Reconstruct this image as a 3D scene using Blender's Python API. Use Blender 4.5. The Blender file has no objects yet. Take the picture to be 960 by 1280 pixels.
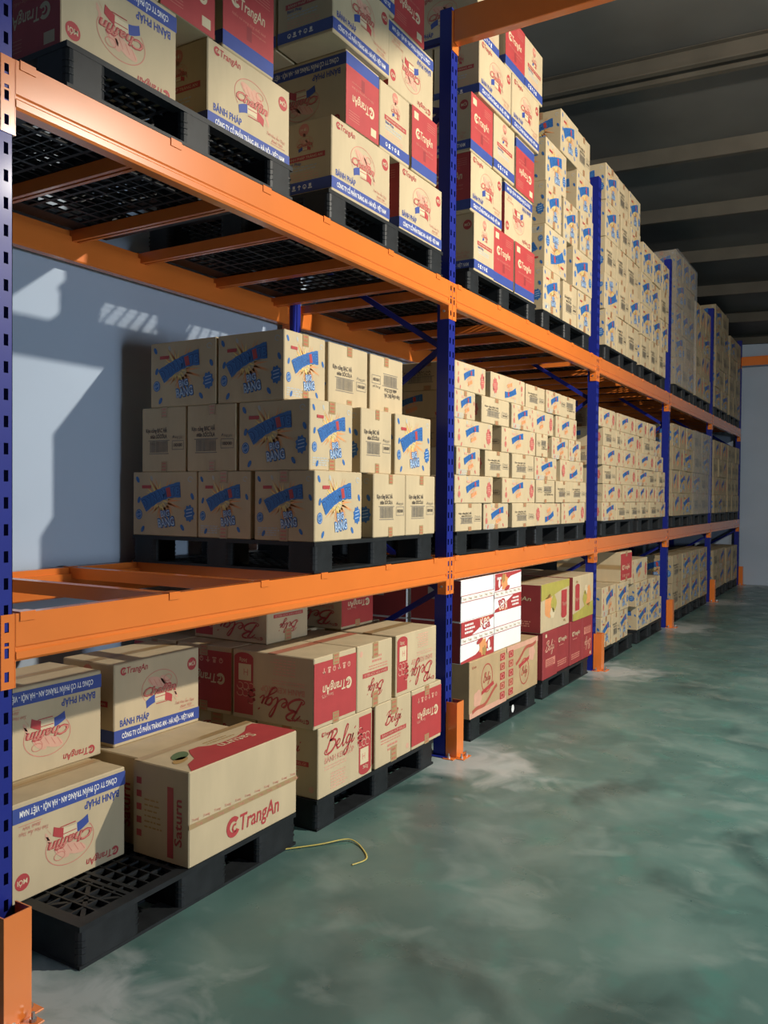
import bpy, math, random
from mathutils import Vector, Matrix
random.seed(7)
scene = bpy.context.scene
COL = scene.collection

# ------------------------------------------------------------------ camera, world, light, exposure
CAM = Vector((2.0835, -4.2402, 1.4574)); YAW, PIT, ROL, FPX = .5355, -.0182, .0081, 1046.9
F_ = Vector((-math.sin(YAW)*math.cos(PIT), math.cos(YAW)*math.cos(PIT), math.sin(PIT)))
R_ = Vector((math.cos(YAW), math.sin(YAW), 0)); U_ = R_.cross(F_)
r_ = R_*math.cos(ROL)+U_*math.sin(ROL); u_ = -R_*math.sin(ROL)+U_*math.cos(ROL)
cd = bpy.data.cameras.new('camera'); cam = bpy.data.objects.new('camera', cd); COL.objects.link(cam)
cd.sensor_fit = 'VERTICAL'; cd.sensor_height = 36; cd.lens = FPX*36/1280; cd.clip_start = .05
m = Matrix.Identity(4)
for i in range(3):
    m[i][0], m[i][1], m[i][2], m[i][3] = r_[i], u_[i], -F_[i], CAM[i]
cam.matrix_world = m
scene.camera = cam
vs = scene.view_settings
vs.view_transform = 'Standard'; vs.look = 'None'; vs.gamma = 1; vs.use_curve_mapping = False
vs.exposure = 0.0
w = bpy.data.worlds.new('world'); scene.world = w; w.use_nodes = True
w.node_tree.nodes['Background'].inputs[0].default_value = (.70, .82, 1, 1)
w.node_tree.nodes['Background'].inputs[1].default_value = 1.0
LAMP = Vector((4.3, .40, 4.16))       # floodlight in the aisle
LAMP_AIM = Vector((0, 1.8, -.2)); LAMP_W = 400
DOOR_Y0, DOOR_Y1, DOOR_H, DOOR_W = -2.3, -.9, 2.7, 500     # open doorway with daylight in the wall across the aisle

# ------------------------------------------------------------------ materials
MATS = {}
def mat(name, col, rough=.6, metal=0, var=.06, scale=12, bump=0, bscale=60, stretch=None, coat=0, spec=.5):
    if name in MATS: return MATS[name]
    M = bpy.data.materials.new(name); M.use_nodes = True; nt = M.node_tree; N = nt.nodes; L = nt.links
    b = N['Principled BSDF']; b.inputs['Roughness'].default_value = rough; b.inputs['Metallic'].default_value = metal
    b.inputs['Specular IOR Level'].default_value = spec
    if coat: b.inputs['Coat Weight'].default_value = coat; b.inputs['Coat Roughness'].default_value = .15
    tc = N.new('ShaderNodeTexCoord'); mp = N.new('ShaderNodeMapping'); L.new(tc.outputs['Object'], mp.inputs[0])
    if stretch: mp.inputs['Scale'].default_value = stretch
    no = N.new('ShaderNodeTexNoise'); no.inputs['Scale'].default_value = scale; no.inputs['Detail'].default_value = 4
    L.new(mp.outputs[0], no.inputs['Vector'])
    cr = N.new('ShaderNodeValToRGB')
    cr.color_ramp.elements[0].position = .3; cr.color_ramp.elements[1].position = .7
    cr.color_ramp.elements[0].color = tuple(max(0, c*(1-var)) for c in col)+(1,)
    cr.color_ramp.elements[1].color = tuple(min(1, c*(1+var)) for c in col)+(1,)
    L.new(no.outputs['Fac'], cr.inputs[0]); L.new(cr.outputs[0], b.inputs['Base Color'])
    if bump:
        n2 = N.new('ShaderNodeTexNoise'); n2.inputs['Scale'].default_value = bscale; n2.inputs['Detail'].default_value = 3
        L.new(mp.outputs[0], n2.inputs['Vector'])
        bp = N.new('ShaderNodeBump'); bp.inputs['Strength'].default_value = bump; bp.inputs['Distance'].default_value = .002
        L.new(n2.outputs['Fac'], bp.inputs['Height']); L.new(bp.outputs[0], b.inputs['Normal'])
    MATS[name] = M; return M
mat('kraft', (.545, .430, .262), .75, var=.07, scale=9, bump=.25, bscale=45, stretch=(1, 1, .35))
mat('kraft_far_dimmed', (.37, .29, .175), .75, var=.09, scale=7, bump=.25, bscale=45, stretch=(1, 1, .35))  # same kraft, colour darkened to paint in the dimmer light of far bays
mat('kraft_brown', (.47, .33, .175), .75, var=.08, scale=8, bump=.25, bscale=45)
mat('carton_red', (.31, .040, .042), .6, var=.08, scale=8)
mat('carton_white', (.88, .87, .86), .5, var=.02)
mat('ink_red', (.44, .050, .050), .6, var=.06)
mat('ink_lightred', (.60, .22, .16), .7, var=.08)
mat('ink_rose', (.52, .13, .11), .7, var=.08)
mat('ink_palered', (.66, .36, .25), .7, var=.08)
mat('ink_blue', (.040, .072, .29), .6, var=.06)
mat('ink_cyan', (.030, .14, .40), .6, var=.06)
mat('ink_navy', (.014, .060, .22), .6, var=.06)
mat('ink_sky', (.045, .20, .52), .6, var=.06)
mat('ink_paleblue', (.40, .52, .66), .6, var=.05)
mat('ink_greyblue', (.46, .48, .46), .6, var=.05)
mat('ink_orange', (.74, .32, .12), .65, var=.08)
mat('ink_yellow', (.80, .60, .20), .65, var=.08)
mat('ink_brick', (.42, .095, .06), .65, var=.08)
mat('ink_olive', (.42, .36, .075), .65, var=.1)
mat('ink_dark', (.075, .06, .05), .6, var=.1)
mat('ink_grey', (.22, .19, .15), .6, var=.1)
mat('ink_brown', (.42, .25, .08), .6, var=.1)
mat('ink_green', (.10, .16, .07), .6, var=.1)
mat('ink_kraft', (.66, .54, .34), .7, var=.05)
mat('ink_white', (.85, .82, .76), .6, var=.02)
mat('tape', (.40, .27, .13), .3, var=.08)
mat('tape_red', (.50, .17, .10), .35, var=.15, scale=60)
mat('orange_paint', (.80, .205, .035), .27, var=.03, scale=5, coat=.6)
mat('blue_paint', (.012, .021, .225), .42, var=.06, scale=6, coat=.05, spec=.35)
mat('black_plastic', (.016, .018, .020), .5, var=.25, scale=14, bump=.15, bscale=80, spec=.28)
mat('steel', (.5, .5, .5), .4, metal=.9)
mat('purlin', (.070, .062, .047), .6, var=.18, scale=3)
mat('lamp_body', (.3, .3, .32), .5)
mat('strap', (.55, .45, .12), .4)
mat('sticker', (.8, .8, .8), .5)
mat('grey_label', (.40, .39, .37), .5)

def wall_mat(name, col):
    M = mat(name, col, .75, var=.05, scale=1.2, bump=.1, bscale=30); return M
wall_mat('wall_paint', (.41, .49, .60))
wall_mat('wall_hidden', (.055, .055, .055))

def ceiling_mat():
    M = mat('ceiling_sheet', (.080, .081, .076), .55, var=.30, scale=.9, bump=.1, bscale=8)
    return M
ceiling_mat()

def floor_mat():
    M = bpy.data.materials.new('green_epoxy'); M.use_nodes = True; nt = M.node_tree; N = nt.nodes; L = nt.links
    b = N['Principled BSDF']
    tc = N.new('ShaderNodeTexCoord')
    def noise(s, d, dist=0, scl=None):
        n = N.new('ShaderNodeTexNoise'); n.inputs['Scale'].default_value = s; n.inputs['Detail'].default_value = d
        n.inputs['Distortion'].default_value = dist
        if scl:
            mp = N.new('ShaderNodeMapping'); mp.inputs['Scale'].default_value = scl; L.new(tc.outputs['Object'], mp.inputs[0]); L.new(mp.outputs[0], n.inputs['Vector'])
        else: L.new(tc.outputs['Object'], n.inputs['Vector'])
        return n.outputs['Fac']
    def ramp(src, p0, p1, c0=(0, 0, 0, 1), c1=(1, 1, 1, 1)):
        r = N.new('ShaderNodeValToRGB'); r.color_ramp.elements[0].position = p0; r.color_ramp.elements[1].position = p1
        r.color_ramp.elements[0].color = c0; r.color_ramp.elements[1].color = c1; L.new(src, r.inputs[0]); return r.outputs[0]
    def mix(f, a, c):
        x = N.new('ShaderNodeMix'); x.data_type = 'RGBA'
        if hasattr(f, 'is_linked'): L.new(f, x.inputs[0])
        else: x.inputs[0].default_value = f
        for s, k in ((a, 6), (c, 7)):
            if isinstance(s, tuple): x.inputs[k].default_value = s
            else: L.new(s, x.inputs[k])
        return x.outputs[2]
    def math_(op, a, b2=None):
        x = N.new('ShaderNodeMath'); x.operation = op
        for i, s in enumerate((a, b2)):
            if s is None: continue
            if isinstance(s, (int, float)): x.inputs[i].default_value = s
            else: L.new(s, x.inputs[i])
        return x.outputs[0]
    c = ramp(noise(1.7, 8, .35), .34, .66, (.060, .122, .113, 1), (.088, .172, .158, 1))
    c = mix(ramp(noise(4.5, 7, .4), .55, .74), c, (.064, .180, .158, 1))          # fresher green smears
    c = mix(ramp(noise(1.6, 6, .5, (1, .8, 1)), .56, .68), c, (.042, .085, .080, 1))   # dark scuffs
    c = mix(math_('MULTIPLY', ramp(noise(2.6, 9, .5), .48, .74), .55), c, (.19, .27, .25, 1))   # pale clouding
    # white drilling dust around each post foot
    sx = N.new('ShaderNodeSeparateXYZ'); L.new(tc.outputs['Object'], sx.inputs[0])
    my = math_('SUBTRACT', math_('MODULO', math_('ADD', sx.outputs[1], 1.4+28), 2.8), 1.4)
    dx = math_('SUBTRACT', sx.outputs[0], .16)
    d = math_('SQRT', math_('ADD', math_('POWER', math_('MULTIPLY', my, 1.0), 2), math_('POWER', math_('MULTIPLY', dx, 1.15), 2)))
    near = math_('SUBTRACT', 1.05, math_('MULTIPLY', d, 1.6))
    dust = math_('ADD', math_('MULTIPLY', near, 1.0), math_('MULTIPLY', math_('SUBTRACT', noise(4.0, 9, .8), .5), 1.9))
    df = ramp(dust, .25, .80)
    c = mix(math_('MULTIPLY', df, .75), c, (.46, .50, .50, 1))
    st = ramp(noise(3.6, 9, .7, (1, 1.3, 1)), .56, .76)
    c = mix(math_('MULTIPLY', st, .42), c, (.28, .35, .33, 1))
    L.new(c, b.inputs['Base Color'])
    rr = ramp(noise(5, 5), .3, .7, (.24, .24, .24, 1), (.46, .46, .46, 1))
    L.new(rr, b.inputs['Roughness'])
    bp = N.new('ShaderNodeBump'); bp.inputs['Strength'].default_value = .08; bp.inputs['Distance'].default_value = .004
    L.new(noise(14, 4), bp.inputs['Height']); L.new(bp.outputs[0], b.inputs['Normal'])
    MATS['green_epoxy'] = M
floor_mat()

def film_mat():
    M = bpy.data.materials.new('stretch_film'); M.use_nodes = True; nt = M.node_tree; N = nt.nodes; L = nt.links
    N.remove(N['Principled BSDF']); out = N['Material Output']
    tr = N.new('ShaderNodeBsdfTransparent'); gl = N.new('ShaderNodeBsdfGlossy'); gl.inputs['Roughness'].default_value = .18
    df = N.new('ShaderNodeBsdfDiffuse'); df.inputs[0].default_value = (.6, .6, .62, 1)
    tc = N.new('ShaderNodeTexCoord'); no = N.new('ShaderNodeTexNoise'); no.inputs['Scale'].default_value = 9; no.inputs['Detail'].default_value = 5
    mp = N.new('ShaderNodeMapping'); mp.inputs['Scale'].default_value = (1, 1, 1.8); L.new(tc.outputs['Object'], mp.inputs[0]); L.new(mp.outputs[0], no.inputs['Vector'])
    bp = N.new('ShaderNodeBump'); bp.inputs['Strength'].default_value = .8; bp.inputs['Distance'].default_value = .02
    L.new(no.outputs['Fac'], bp.inputs['Height']); L.new(bp.outputs[0], gl.inputs['Normal'])
    m1 = N.new('ShaderNodeMixShader'); m1.inputs[0].default_value = .5; L.new(gl.outputs[0], m1.inputs[1]); L.new(df.outputs[0], m1.inputs[2])
    m2 = N.new('ShaderNodeMixShader'); m2.inputs[0].default_value = .30; L.new(tr.outputs[0], m2.inputs[1]); L.new(m1.outputs[0], m2.inputs[2])
    L.new(m2.outputs[0], out.inputs[0]); MATS['stretch_film'] = M
film_mat()
def emis_mat(name, col, s):
    M = bpy.data.materials.new(name); M.use_nodes = True; b = M.node_tree.nodes['Principled BSDF']
    b.inputs['Emission Color'].default_value = col+(1,); b.inputs['Emission Strength'].default_value = s; MATS[name] = M
emis_mat('lamp_glass', (1, .96, .88), 6)

# ------------------------------------------------------------------ mesh helpers
class MB:
    def __init__(s): s.v = []; s.f = []; s.m = []; s.slots = []
    def slot(s, name):
        if name not in s.slots: s.slots.append(name)
        return s.slots.index(name)
    def poly(s, pts, mt):
        n = len(s.v); s.v += [tuple(p) for p in pts]; s.f.append(tuple(range(n, n+len(pts)))); s.m.append(s.slot(mt))
    def box(s, x0, x1, y0, y1, z0, z1, mt):
        n = len(s.v)
        s.v += [(x, y, z) for z in (z0, z1) for y in (y0, y1) for x in (x0, x1)]
        k = s.slot(mt)
        for q in ((0, 2, 3, 1), (4, 5, 7, 6), (0, 1, 5, 4), (2, 6, 7, 3), (0, 4, 6, 2), (1, 3, 7, 5)):
            s.f.append(tuple(n+i for i in q)); s.m.append(k)
    def bar(s, a, b, wx, wy, mt):
        a = Vector(a); b = Vector(b); d = (b-a).normalized()
        up = Vector((0, 1, 0)) if abs(d.y) < .9 else Vector((0, 0, 1))
        p = d.cross(up).normalized()*wx/2; q = d.cross(p).normalized()*wy/2
        n = len(s.v); k = s.slot(mt)
        for c in (a, b):
            s.v += [tuple(c+p*i+q*j) for i, j in ((-1, -1), (1, -1), (1, 1), (-1, 1))]
        for f in ((0, 3, 2, 1), (4, 5, 6, 7), (0, 1, 5, 4), (1, 2, 6, 5), (2, 3, 7, 6), (3, 0, 4, 7)):
            s.f.append(tuple(n+i for i in f)); s.m.append(k)
    def prism(s, prof, y0, y1, mt, axis='y'):
        n = len(s.v); k = s.slot(mt); c = len(prof)
        for y in (y0, y1):
            s.v += [((a, y, b) if axis == 'y' else ((y, a, b) if axis == 'x' else (a, b, y))) for a, b in prof]
        s.f.append(tuple(n+i for i in range(c))); s.m.append(k)
        s.f.append(tuple(n+c+i for i in reversed(range(c)))); s.m.append(k)
        for i in range(c):
            j = (i+1) % c; s.f.append((n+i, n+c+i, n+c+j, n+j)); s.m.append(k)
    def chamfer(s, x0, x1, y0, y1, z0, z1, c, mt):
        n = len(s.v); k = s.slot(mt); X = (x0, x1); Y = (y0, y1); Z = (z0, z1); idx = {}
        sg = (1, -1)
        for i in (0, 1):
            for j in (0, 1):
                for l in (0, 1):
                    for a in range(3):
                        p = [X[i]+sg[i]*c, Y[j]+sg[j]*c, Z[l]+sg[l]*c]
                        p[a] = (X, Y, Z)[a][(i, j, l)[a]]
                        idx[i, j, l, a] = len(s.v); s.v.append(tuple(p))
        def F(*q): s.f.append(tuple(idx[t] for t in q)); s.m.append(k)
        for e in (0, 1):
            F((e, 0, 0, 0), (e, 1, 0, 0), (e, 1, 1, 0), (e, 0, 1, 0))
            F((0, e, 0, 1), (1, e, 0, 1), (1, e, 1, 1), (0, e, 1, 1))
            F((0, 0, e, 2), (1, 0, e, 2), (1, 1, e, 2), (0, 1, e, 2))
            for g in (0, 1):
                F((0, e, g, 1), (1, e, g, 1), (1, e, g, 2), (0, e, g, 2))
                F((e, 0, g, 0), (e, 1, g, 0), (e, 1, g, 2), (e, 0, g, 2))
                F((e, g, 0, 0), (e, g, 1, 0), (e, g, 1, 1), (e, g, 0, 1))
                for h in (0, 1): F((e, g, h, 0), (e, g, h, 1), (e, g, h, 2))
    def mesh(s, name, fix=True, smooth=False):
        me = bpy.data.meshes.new(name); me.from_pydata(s.v, [], s.f)
        for t in s.slots: me.materials.append(MATS[t])
        me.polygons.foreach_set('material_index', s.m)
        if fix:
            import bmesh
            bm = bmesh.new(); bm.from_mesh(me); bmesh.ops.recalc_face_normals(bm, faces=bm.faces); bm.to_mesh(me); bm.free()
        if smooth: me.polygons.foreach_set('use_smooth', [True]*len(me.polygons))
        me.update(); return me
def link(name, me, parent=None, loc=None, rz=0):
    o = bpy.data.objects.new(name, me); COL.objects.link(o)
    if parent: o.parent = parent
    if loc: o.location = loc
    if rz: o.rotation_euler = (0, 0, rz)
    return o
def tag(o, label, cat, group=None, kind=None):
    o['label'] = label; o['category'] = cat
    if group: o['group'] = group
    if kind: o['kind'] = kind
    return o

# ------------------------------------------------------------------ room
L_, Z1, Z2 = 2.8, 1.1214, 2.6586
XW, YW = -1.2, 11.32
XR, YN = 8.5, -13.0
def roof_z(x, y): return 5.095-.09*y-.035*(x-1.0)
b = MB(); b.box(XW-.2, XR+.2, YN-.2, YW+.2, -.15, 0, 'green_epoxy')
tag(link('floor', b.mesh('floor')), 'green epoxy warehouse floor with scuffs and white dust', 'floor', kind='structure')
def wall(name, x0, x1, y0, y1, label, mt='wall_paint'):
    b = MB(); b.box(x0, x1, y0, y1, 0, 7, mt)
    tag(link(name, b.mesh(name)), label, 'wall', kind='structure')
wall('wall_left', XW-.15, XW, YN, YW, 'pale blue-grey wall behind the pallet racking')
wall('wall_end', XW-.15, XR+.15, YW, YW+.15, 'grey end wall where the racking stops')
b = MB()
b.box(XR, XR+.15, YN, DOOR_Y0, 0, 7, 'wall_hidden'); b.box(XR, XR+.15, DOOR_Y1, YW, 0, 7, 'wall_hidden'); b.box(XR, XR+.15, DOOR_Y0, DOOR_Y1, DOOR_H, 7, 'wall_hidden')
tag(link('wall_right', b.mesh('wall_right')), 'grey wall with an open doorway across the aisle from the racking', 'wall', kind='structure')
b = MB(); b.box(XR-.02, XR+.17, DOOR_Y0, DOOR_Y0+.06, 0, DOOR_H, 'steel'); b.box(XR-.02, XR+.17, DOOR_Y1-.06, DOOR_Y1, 0, DOOR_H, 'steel'); b.box(XR-.02, XR+.17, DOOR_Y0+.06, DOOR_Y1-.06, DOOR_H-.06, DOOR_H, 'steel')
tag(link('door_1', b.mesh('door_frame')), 'steel frame of the open doorway letting daylight in', 'door', kind='structure')
ld = bpy.data.lights.new('doorway_daylight', 'AREA'); ld.shape = 'RECTANGLE'; ld.size = DOOR_H-.2; ld.size_y = DOOR_Y1-DOOR_Y0-.2; ld.energy = DOOR_W; ld.color = (.70, .84, 1)
lo = bpy.data.objects.new('doorway_daylight', ld); COL.objects.link(lo); lo.location = (XR+.08, (DOOR_Y0+DOOR_Y1)/2, DOOR_H/2); lo.rotation_euler = Vector((-1, 0, 0)).to_track_quat('-Z', 'Y').to_euler()
wall('wall_near', XW-.15, XR+.15, YN-.15, YN, 'grey wall at the open end of the racking', 'wall_hidden')
# roof sheets between purlins, each its own panel
PY = [2.84+1.41*k for k in range(-11, 6)]+[11.24]
ceil = bpy.data.objects.new('ceiling', None); COL.objects.link(ceil)
tag(ceil, 'dark low-pitched roof of grey sheets laid over the purlins', 'ceiling', kind='structure')
for i, (a, c) in enumerate(zip([YN]+PY, PY+[YW])):
    b = MB()
    for t in (0, .02):
        pass
    x0, x1 = XW, XR
    p = [(x0, a+.002, roof_z(x0, a)+.15), (x1, a+.002, roof_z(x1, a)+.15), (x1, c-.002, roof_z(x1, c)+.15), (x0, c-.002, roof_z(x0, c)+.15)]
    q = [(x, y, z+.03) for x, y, z in p]
    b.poly(p, 'ceiling_sheet'); b.poly(q, 'ceiling_sheet')
    for k in range(4): b.poly([p[k], p[(k+1) % 4], q[(k+1) % 4], q[k]], 'ceiling_sheet')
    link('roof_sheet', b.mesh('roof_sheet'), ceil)
ords = ['first', 'second', 'third', 'fourth', 'fifth', 'sixth', 'seventh', 'eighth', 'ninth', 'tenth', 'eleventh', 'twelfth', 'thirteenth', 'fourteenth', 'fifteenth', 'sixteenth', 'seventeenth', 'eighteenth', 'nineteenth']
for i, y in enumerate(reversed(PY)):
    b = MB()
    def pur(yy, d, h):
        prof = [(0, 0), (-.06, 0), (-.06, .012), (-.055, .012), (-.055, .005), (-.005, .005), (-.005, h-.005), (-.06, h-.005), (-.06, h), (0, h)]
        n0 = len(b.v); b.prism([(a*d, c) for a, c in prof], XW, XR, 'purlin', 'x')
        for j in range(n0, len(b.v)):
            x, a, z = b.v[j]; b.v[j] = (x, yy+a, roof_z(x, yy)+z)
    pur(y, -1, .15)
    if abs(y-2.84) < .01: pur(y-.11, 1, .15)
    o = tag(link('roof_purlin', b.mesh('purlin')), 'brownish steel roof purlin, %s from the end wall' % ords[i], 'purlin', 'roof purlins')

# ------------------------------------------------------------------ lamps
def floodlight(loc, aim, power, size, label, glass=True):
    root = bpy.data.objects.new('floodlight', None); COL.objects.link(root); root.location = loc
    tag(root, label, 'lamp')
    d = (aim-loc).normalized(); q = d.to_track_quat('-Z', 'Y')
    b = MB(); b.chamfer(-.16, .16, -.12, .12, .012, .07, .01, 'lamp_body')
    for k in range(7): b.box(-.15+k*.045, -.142+k*.045, -.11, .11, .07, .10, 'lamp_body')
    h = link('housing', b.mesh('housing'), root); h.rotation_euler = q.to_euler()
    b = MB(); b.box(-.14, .14, -.10, .10, .004, .011, 'lamp_glass'); g = link('glass_front', b.mesh('glass'), root); g.rotation_euler = q.to_euler()
    b = MB(); top = roof_z(loc.x, loc.y)-loc.z
    b.box(-.01, .01, -.18, .18, .13, .15, 'lamp_body'); b.box(-.01, .01, -.19, -.17, -.03, .15, 'lamp_body'); b.box(-.01, .01, .17, .19, -.03, .15, 'lamp_body')
    b.box(-.012, .012, -.012, .012, .15, top+.15, 'lamp_body'); link('hanger', b.mesh('hanger'), root)
    ld = bpy.data.lights.new('lamp_light', 'AREA'); ld.shape = 'DISK'; ld.size = size; ld.energy = power; ld.color = (1, .93, .80)
    lo = bpy.data.objects.new('lamp_light', ld); COL.objects.link(lo); lo.parent = root; lo.rotation_euler = q.to_euler(); lo.location = d*.012
floodlight(LAMP, LAMP_AIM, LAMP_W, .14, 'grey floodlight hung over the aisle, aimed at the racking')

# ------------------------------------------------------------------ racking
bay_ord = {1: 'fifth', 2: 'fourth', 3: 'third', 4: 'second', 5: 'first'}
POST_H = 4.16
def post_mesh(name, flip=1):
    b = MB(); cols = [-.04, -.027, -.013, .013, .027, .04]; zl = [0]
    z = .06
    while z < POST_H-.06:
        zl += [z, z+.032]; z += .075
    zl.append(POST_H); mt = 'blue_paint'
    for i in range(len(zl)-1):
        hole = i % 2 == 1
        for j in range(5):
            if hole and j in (1, 3): continue
            b.poly([(0, cols[j], zl[i]), (0, cols[j+1], zl[i]), (0, cols[j+1], zl[i+1]), (0, cols[j], zl[i+1])], mt)
    for s in (-1, 1):
        b.box(-.07, 0, s*.04-(.002 if s > 0 else 0), s*.04+(.002 if s < 0 else 0), 0, POST_H, mt)
        b.box(-.072, -.069, s*.04 if s < 0 else .004, -.004 if s < 0 else .04, 0, POST_H, mt)
    if flip < 0: b.v = [(-x, y, z) for x, y, z in b.v]
    return b.mesh(name, fix=False)
front_post, rear_post = post_mesh('front_post'), post_mesh('rear_post', -1)
b = MB(); b.chamfer(-.09, .03, -.07, .07, 0, .006, .001, 'blue_paint'); foot_me = b.mesh('foot_plate')
DEP = 1.15
def brace(x0, z0, x1, z1): 
    b = MB(); b.bar((x0, 0, z0), (x1, 0, z1), .03, .025, 'blue_paint'); return b.mesh('brace')
hz = [brace(-.06, z, -DEP+.06, z) for z in (.12, 4.02)]
nodes = [(-.06, .30), (-DEP+.06, .32), (-.06, .93), (-DEP+.06, 1.60), (-.06, 2.30), (-DEP+.06, 2.98), (-.06, 3.62), (-DEP+.06, 3.95)]
dg = [brace(nodes[i][0], nodes[i][1], nodes[i+1][0], nodes[i+1][1]) for i in range(1, 7)]
hz.append(brace(nodes[0][0], nodes[0][1], nodes[1][0], nodes[1][1]))
for k in range(1, 7):
    y = (k-2)*L_
    root = bpy.data.objects.new('upright_frame', None); COL.objects.link(root); root.location = (0, y, 0)
    o_ = 6-k
    tag(root, 'blue slotted upright frame standing against the end wall' if o_ == 0 else 'blue slotted upright frame with diagonal braces, %s out from the end wall' % ords[o_], 'rack frame', 'upright frames of the racking')
    link('post', front_post, root, (0, 0, .006)); link('post', rear_post, root, (-DEP, 0, .006))
    link('foot_plate', foot_me, root); link('foot_plate', foot_me, root, (-DEP+.06, 0, 0))
    for me in hz: link('horizontal_brace', me, root)
    for me in dg: link('diagonal_brace', me, root)
# column guards
b = MB(); h = .312; x0, x1 = -.03, .038
b.box(x1-.004, x1, -.043, .043, .004, h, 'orange_paint'); b.box(x0, x1-.004, -.043, -.039, .004, h, 'orange_paint'); b.box(x0, x1-.004, .039, .043, .004, h, 'orange_paint')
# the guard stands clear in front of the post: shift so that its back edges touch the post face
guard_me = b.mesh('guard'); 
b = MB(); b.chamfer(.038, .085, -.05, .05, 0, .005, .001, 'orange_paint'); b.chamfer(-.03, .036, -.085, -.043, 0, .005, .001, 'orange_paint'); b.chamfer(-.03, .036, .043, .085, 0, .005, .001, 'orange_paint')
gfoot = b.mesh('guard_foot')
def cyl(b, cx, cy, z0, z1, r, n, mt):
    b.prism([(cx+r*math.cos(i*2*math.pi/n), cy+r*math.sin(i*2*math.pi/n)) for i in range(n)], z0, z1, mt, 'z')
bolt = MB(); cyl(bolt, 0, 0, .005, .014, .010, 6, 'steel'); cyl(bolt, 0, 0, .014, .030, .005, 8, 'steel'); bolt_me = bolt.mesh('bolt')
for k in range(1, 7):
    y = (k-2)*L_+.005; o_ = 6-k
    g = link('column_guard', guard_me, None, (.035, y, 0))
    tag(g, 'orange steel column guard at the %s' % ('frame by the end wall' if o_ == 0 else 'foot of the frame %s out from the end wall' % ords[o_]), 'post guard', 'orange column guards')
    link('foot_flange', gfoot, g)
    for bx_, by_ in ((.062, -.03), (.062, .03), (.0, -.065), (.0, .065)): link('bolt', bolt_me, g, (bx_, by_, 0))
# beams
BH = .135
def beam_prof(s):
    p = [(.004, 0), (.004, -.092), (-.0005, -.097), (-.0005, -.103), (.006, -.109), (.006, -.128), (.0, -BH), (-.040, -BH), (-.046, -.129), (-.046, -.028), (-.030, -.028), (-.030, 0)]
    return [(s*x, z) for x, z in p]
def beam_mesh(s):
    b = MB(); b.prism(beam_prof(s), .048, L_-.048, 'orange_paint'); return b.mesh('rack_beam')
def plate_mesh(s, e):
    # connector plate at the near (e=+1) or far (e=-1) end of a beam, s=+1 front, -1 rear
    b = MB(); HB = .209; mt = 'orange_paint'
    cols = [.002, .013, .027, .046]; zl = [0, -.022, -.050, -.078, -.088, -.094, -.122, -.160, -.188, -HB]
    hol = {1, 5, 7}; small = {3}
    for i in range(len(zl)-1):
        for j in range(3):
            if j == 1 and i in hol: continue
            if j == 1 and i in small: continue
            b.poly([(.003, cols[j], zl[i]), (.003, cols[j+1], zl[i]), (.003, cols[j+1], zl[i+1]), (.003, cols[j], zl[i+1])], mt)
    b.box(-.05, .003, .044, .048, -HB, 0, mt)
    b.box(.0005, .003, .0015, .003, -HB, 0, mt)
    b.v = [(s*x, e*y, z) for x, y, z in b.v]
    return b.mesh('connector_plate', fix=False)
BM = {s: beam_mesh(s) for s in (1, -1)}
PM = {(s, e): plate_mesh(s, e) for s in (1, -1) for e in (1, -1)}
bb = MB(); bb.prism([(.007*math.cos(i*math.pi/4), .007*math.sin(i*math.pi/4)) for i in range(8)], -.0, .006, 'steel', 'y'); pin_me = bb.mesh('pin')
for bay in range(1, 6):
    for lev, z in (('lower', Z1), ('upper', Z2)):
        for s, side, x in ((1, 'front', 0), (-1, 'rear', -DEP)):
            y = (bay-2)*L_
            o = link('rack_beam', BM[s], None, (x+s*.0, y, z))
            tag(o, 'orange %s beam of the %s shelf, %s bay from the end wall' % (side, lev, bay_ord[bay]), 'beam', 'shelf beams of the racking')
            link('connector_plate', PM[s, 1], o); link('connector_plate', PM[s, -1], o, (0, L_, 0))
            if s > 0: link('locking_pin', pin_me, o, (-.025, .049, -.165)); link('locking_pin', pin_me, o, (-.025, L_-.055, -.165))
# support bars
def bar_meshes():
    b = MB(); x0, x1 = -DEP+.032, -.032
    b.box(x0, x1, -.022, .022, -.004, 0, 'orange_paint'); b.box(x0, x1, -.022, -.018, -.05, -.004, 'orange_paint'); b.box(x0, x1, .018, .022, -.05, -.004, 'orange_paint')
    b.box(x0, x1, -.018, -.006, -.05, -.046, 'orange_paint'); b.box(x0, x1, .006, .018, -.05, -.046, 'orange_paint')
    bar = b.mesh('support_bar')
    b = MB(); b.box(-.032, .0065, -.025, .025, .0005, .004, 'orange_paint'); b.box(.0045, .0075, -.025, .025, -.022, .0005, 'orange_paint')
    t1 = b.mesh('hook_tab'); b.v = [(-x-DEP, y, z) for x, y, z in b.v]; t2 = b.mesh('hook_tab')
    return bar, t1, t2
SB, T1, T2 = bar_meshes()
for bay in range(1, 6):
    for lev, z in (('lower', Z1), ('upper', Z2)):
        if lev == 'lower' and bay > 2: continue
        for i, yo in enumerate((.085, .66, 1.15, 1.56, 2.11, 2.62)):
            o = link('support_bar', SB, None, (0, (bay-2)*L_+yo, z))
            tag(o, 'orange cross bar under the %s shelf, %s bay from the end wall, %s in bay' % (lev, bay_ord[bay], ords[5-i]), 'cross bar', 'cross bars between shelf beams')
            link('hook_tab', T1, o); link('hook_tab', T2, o)
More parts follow.
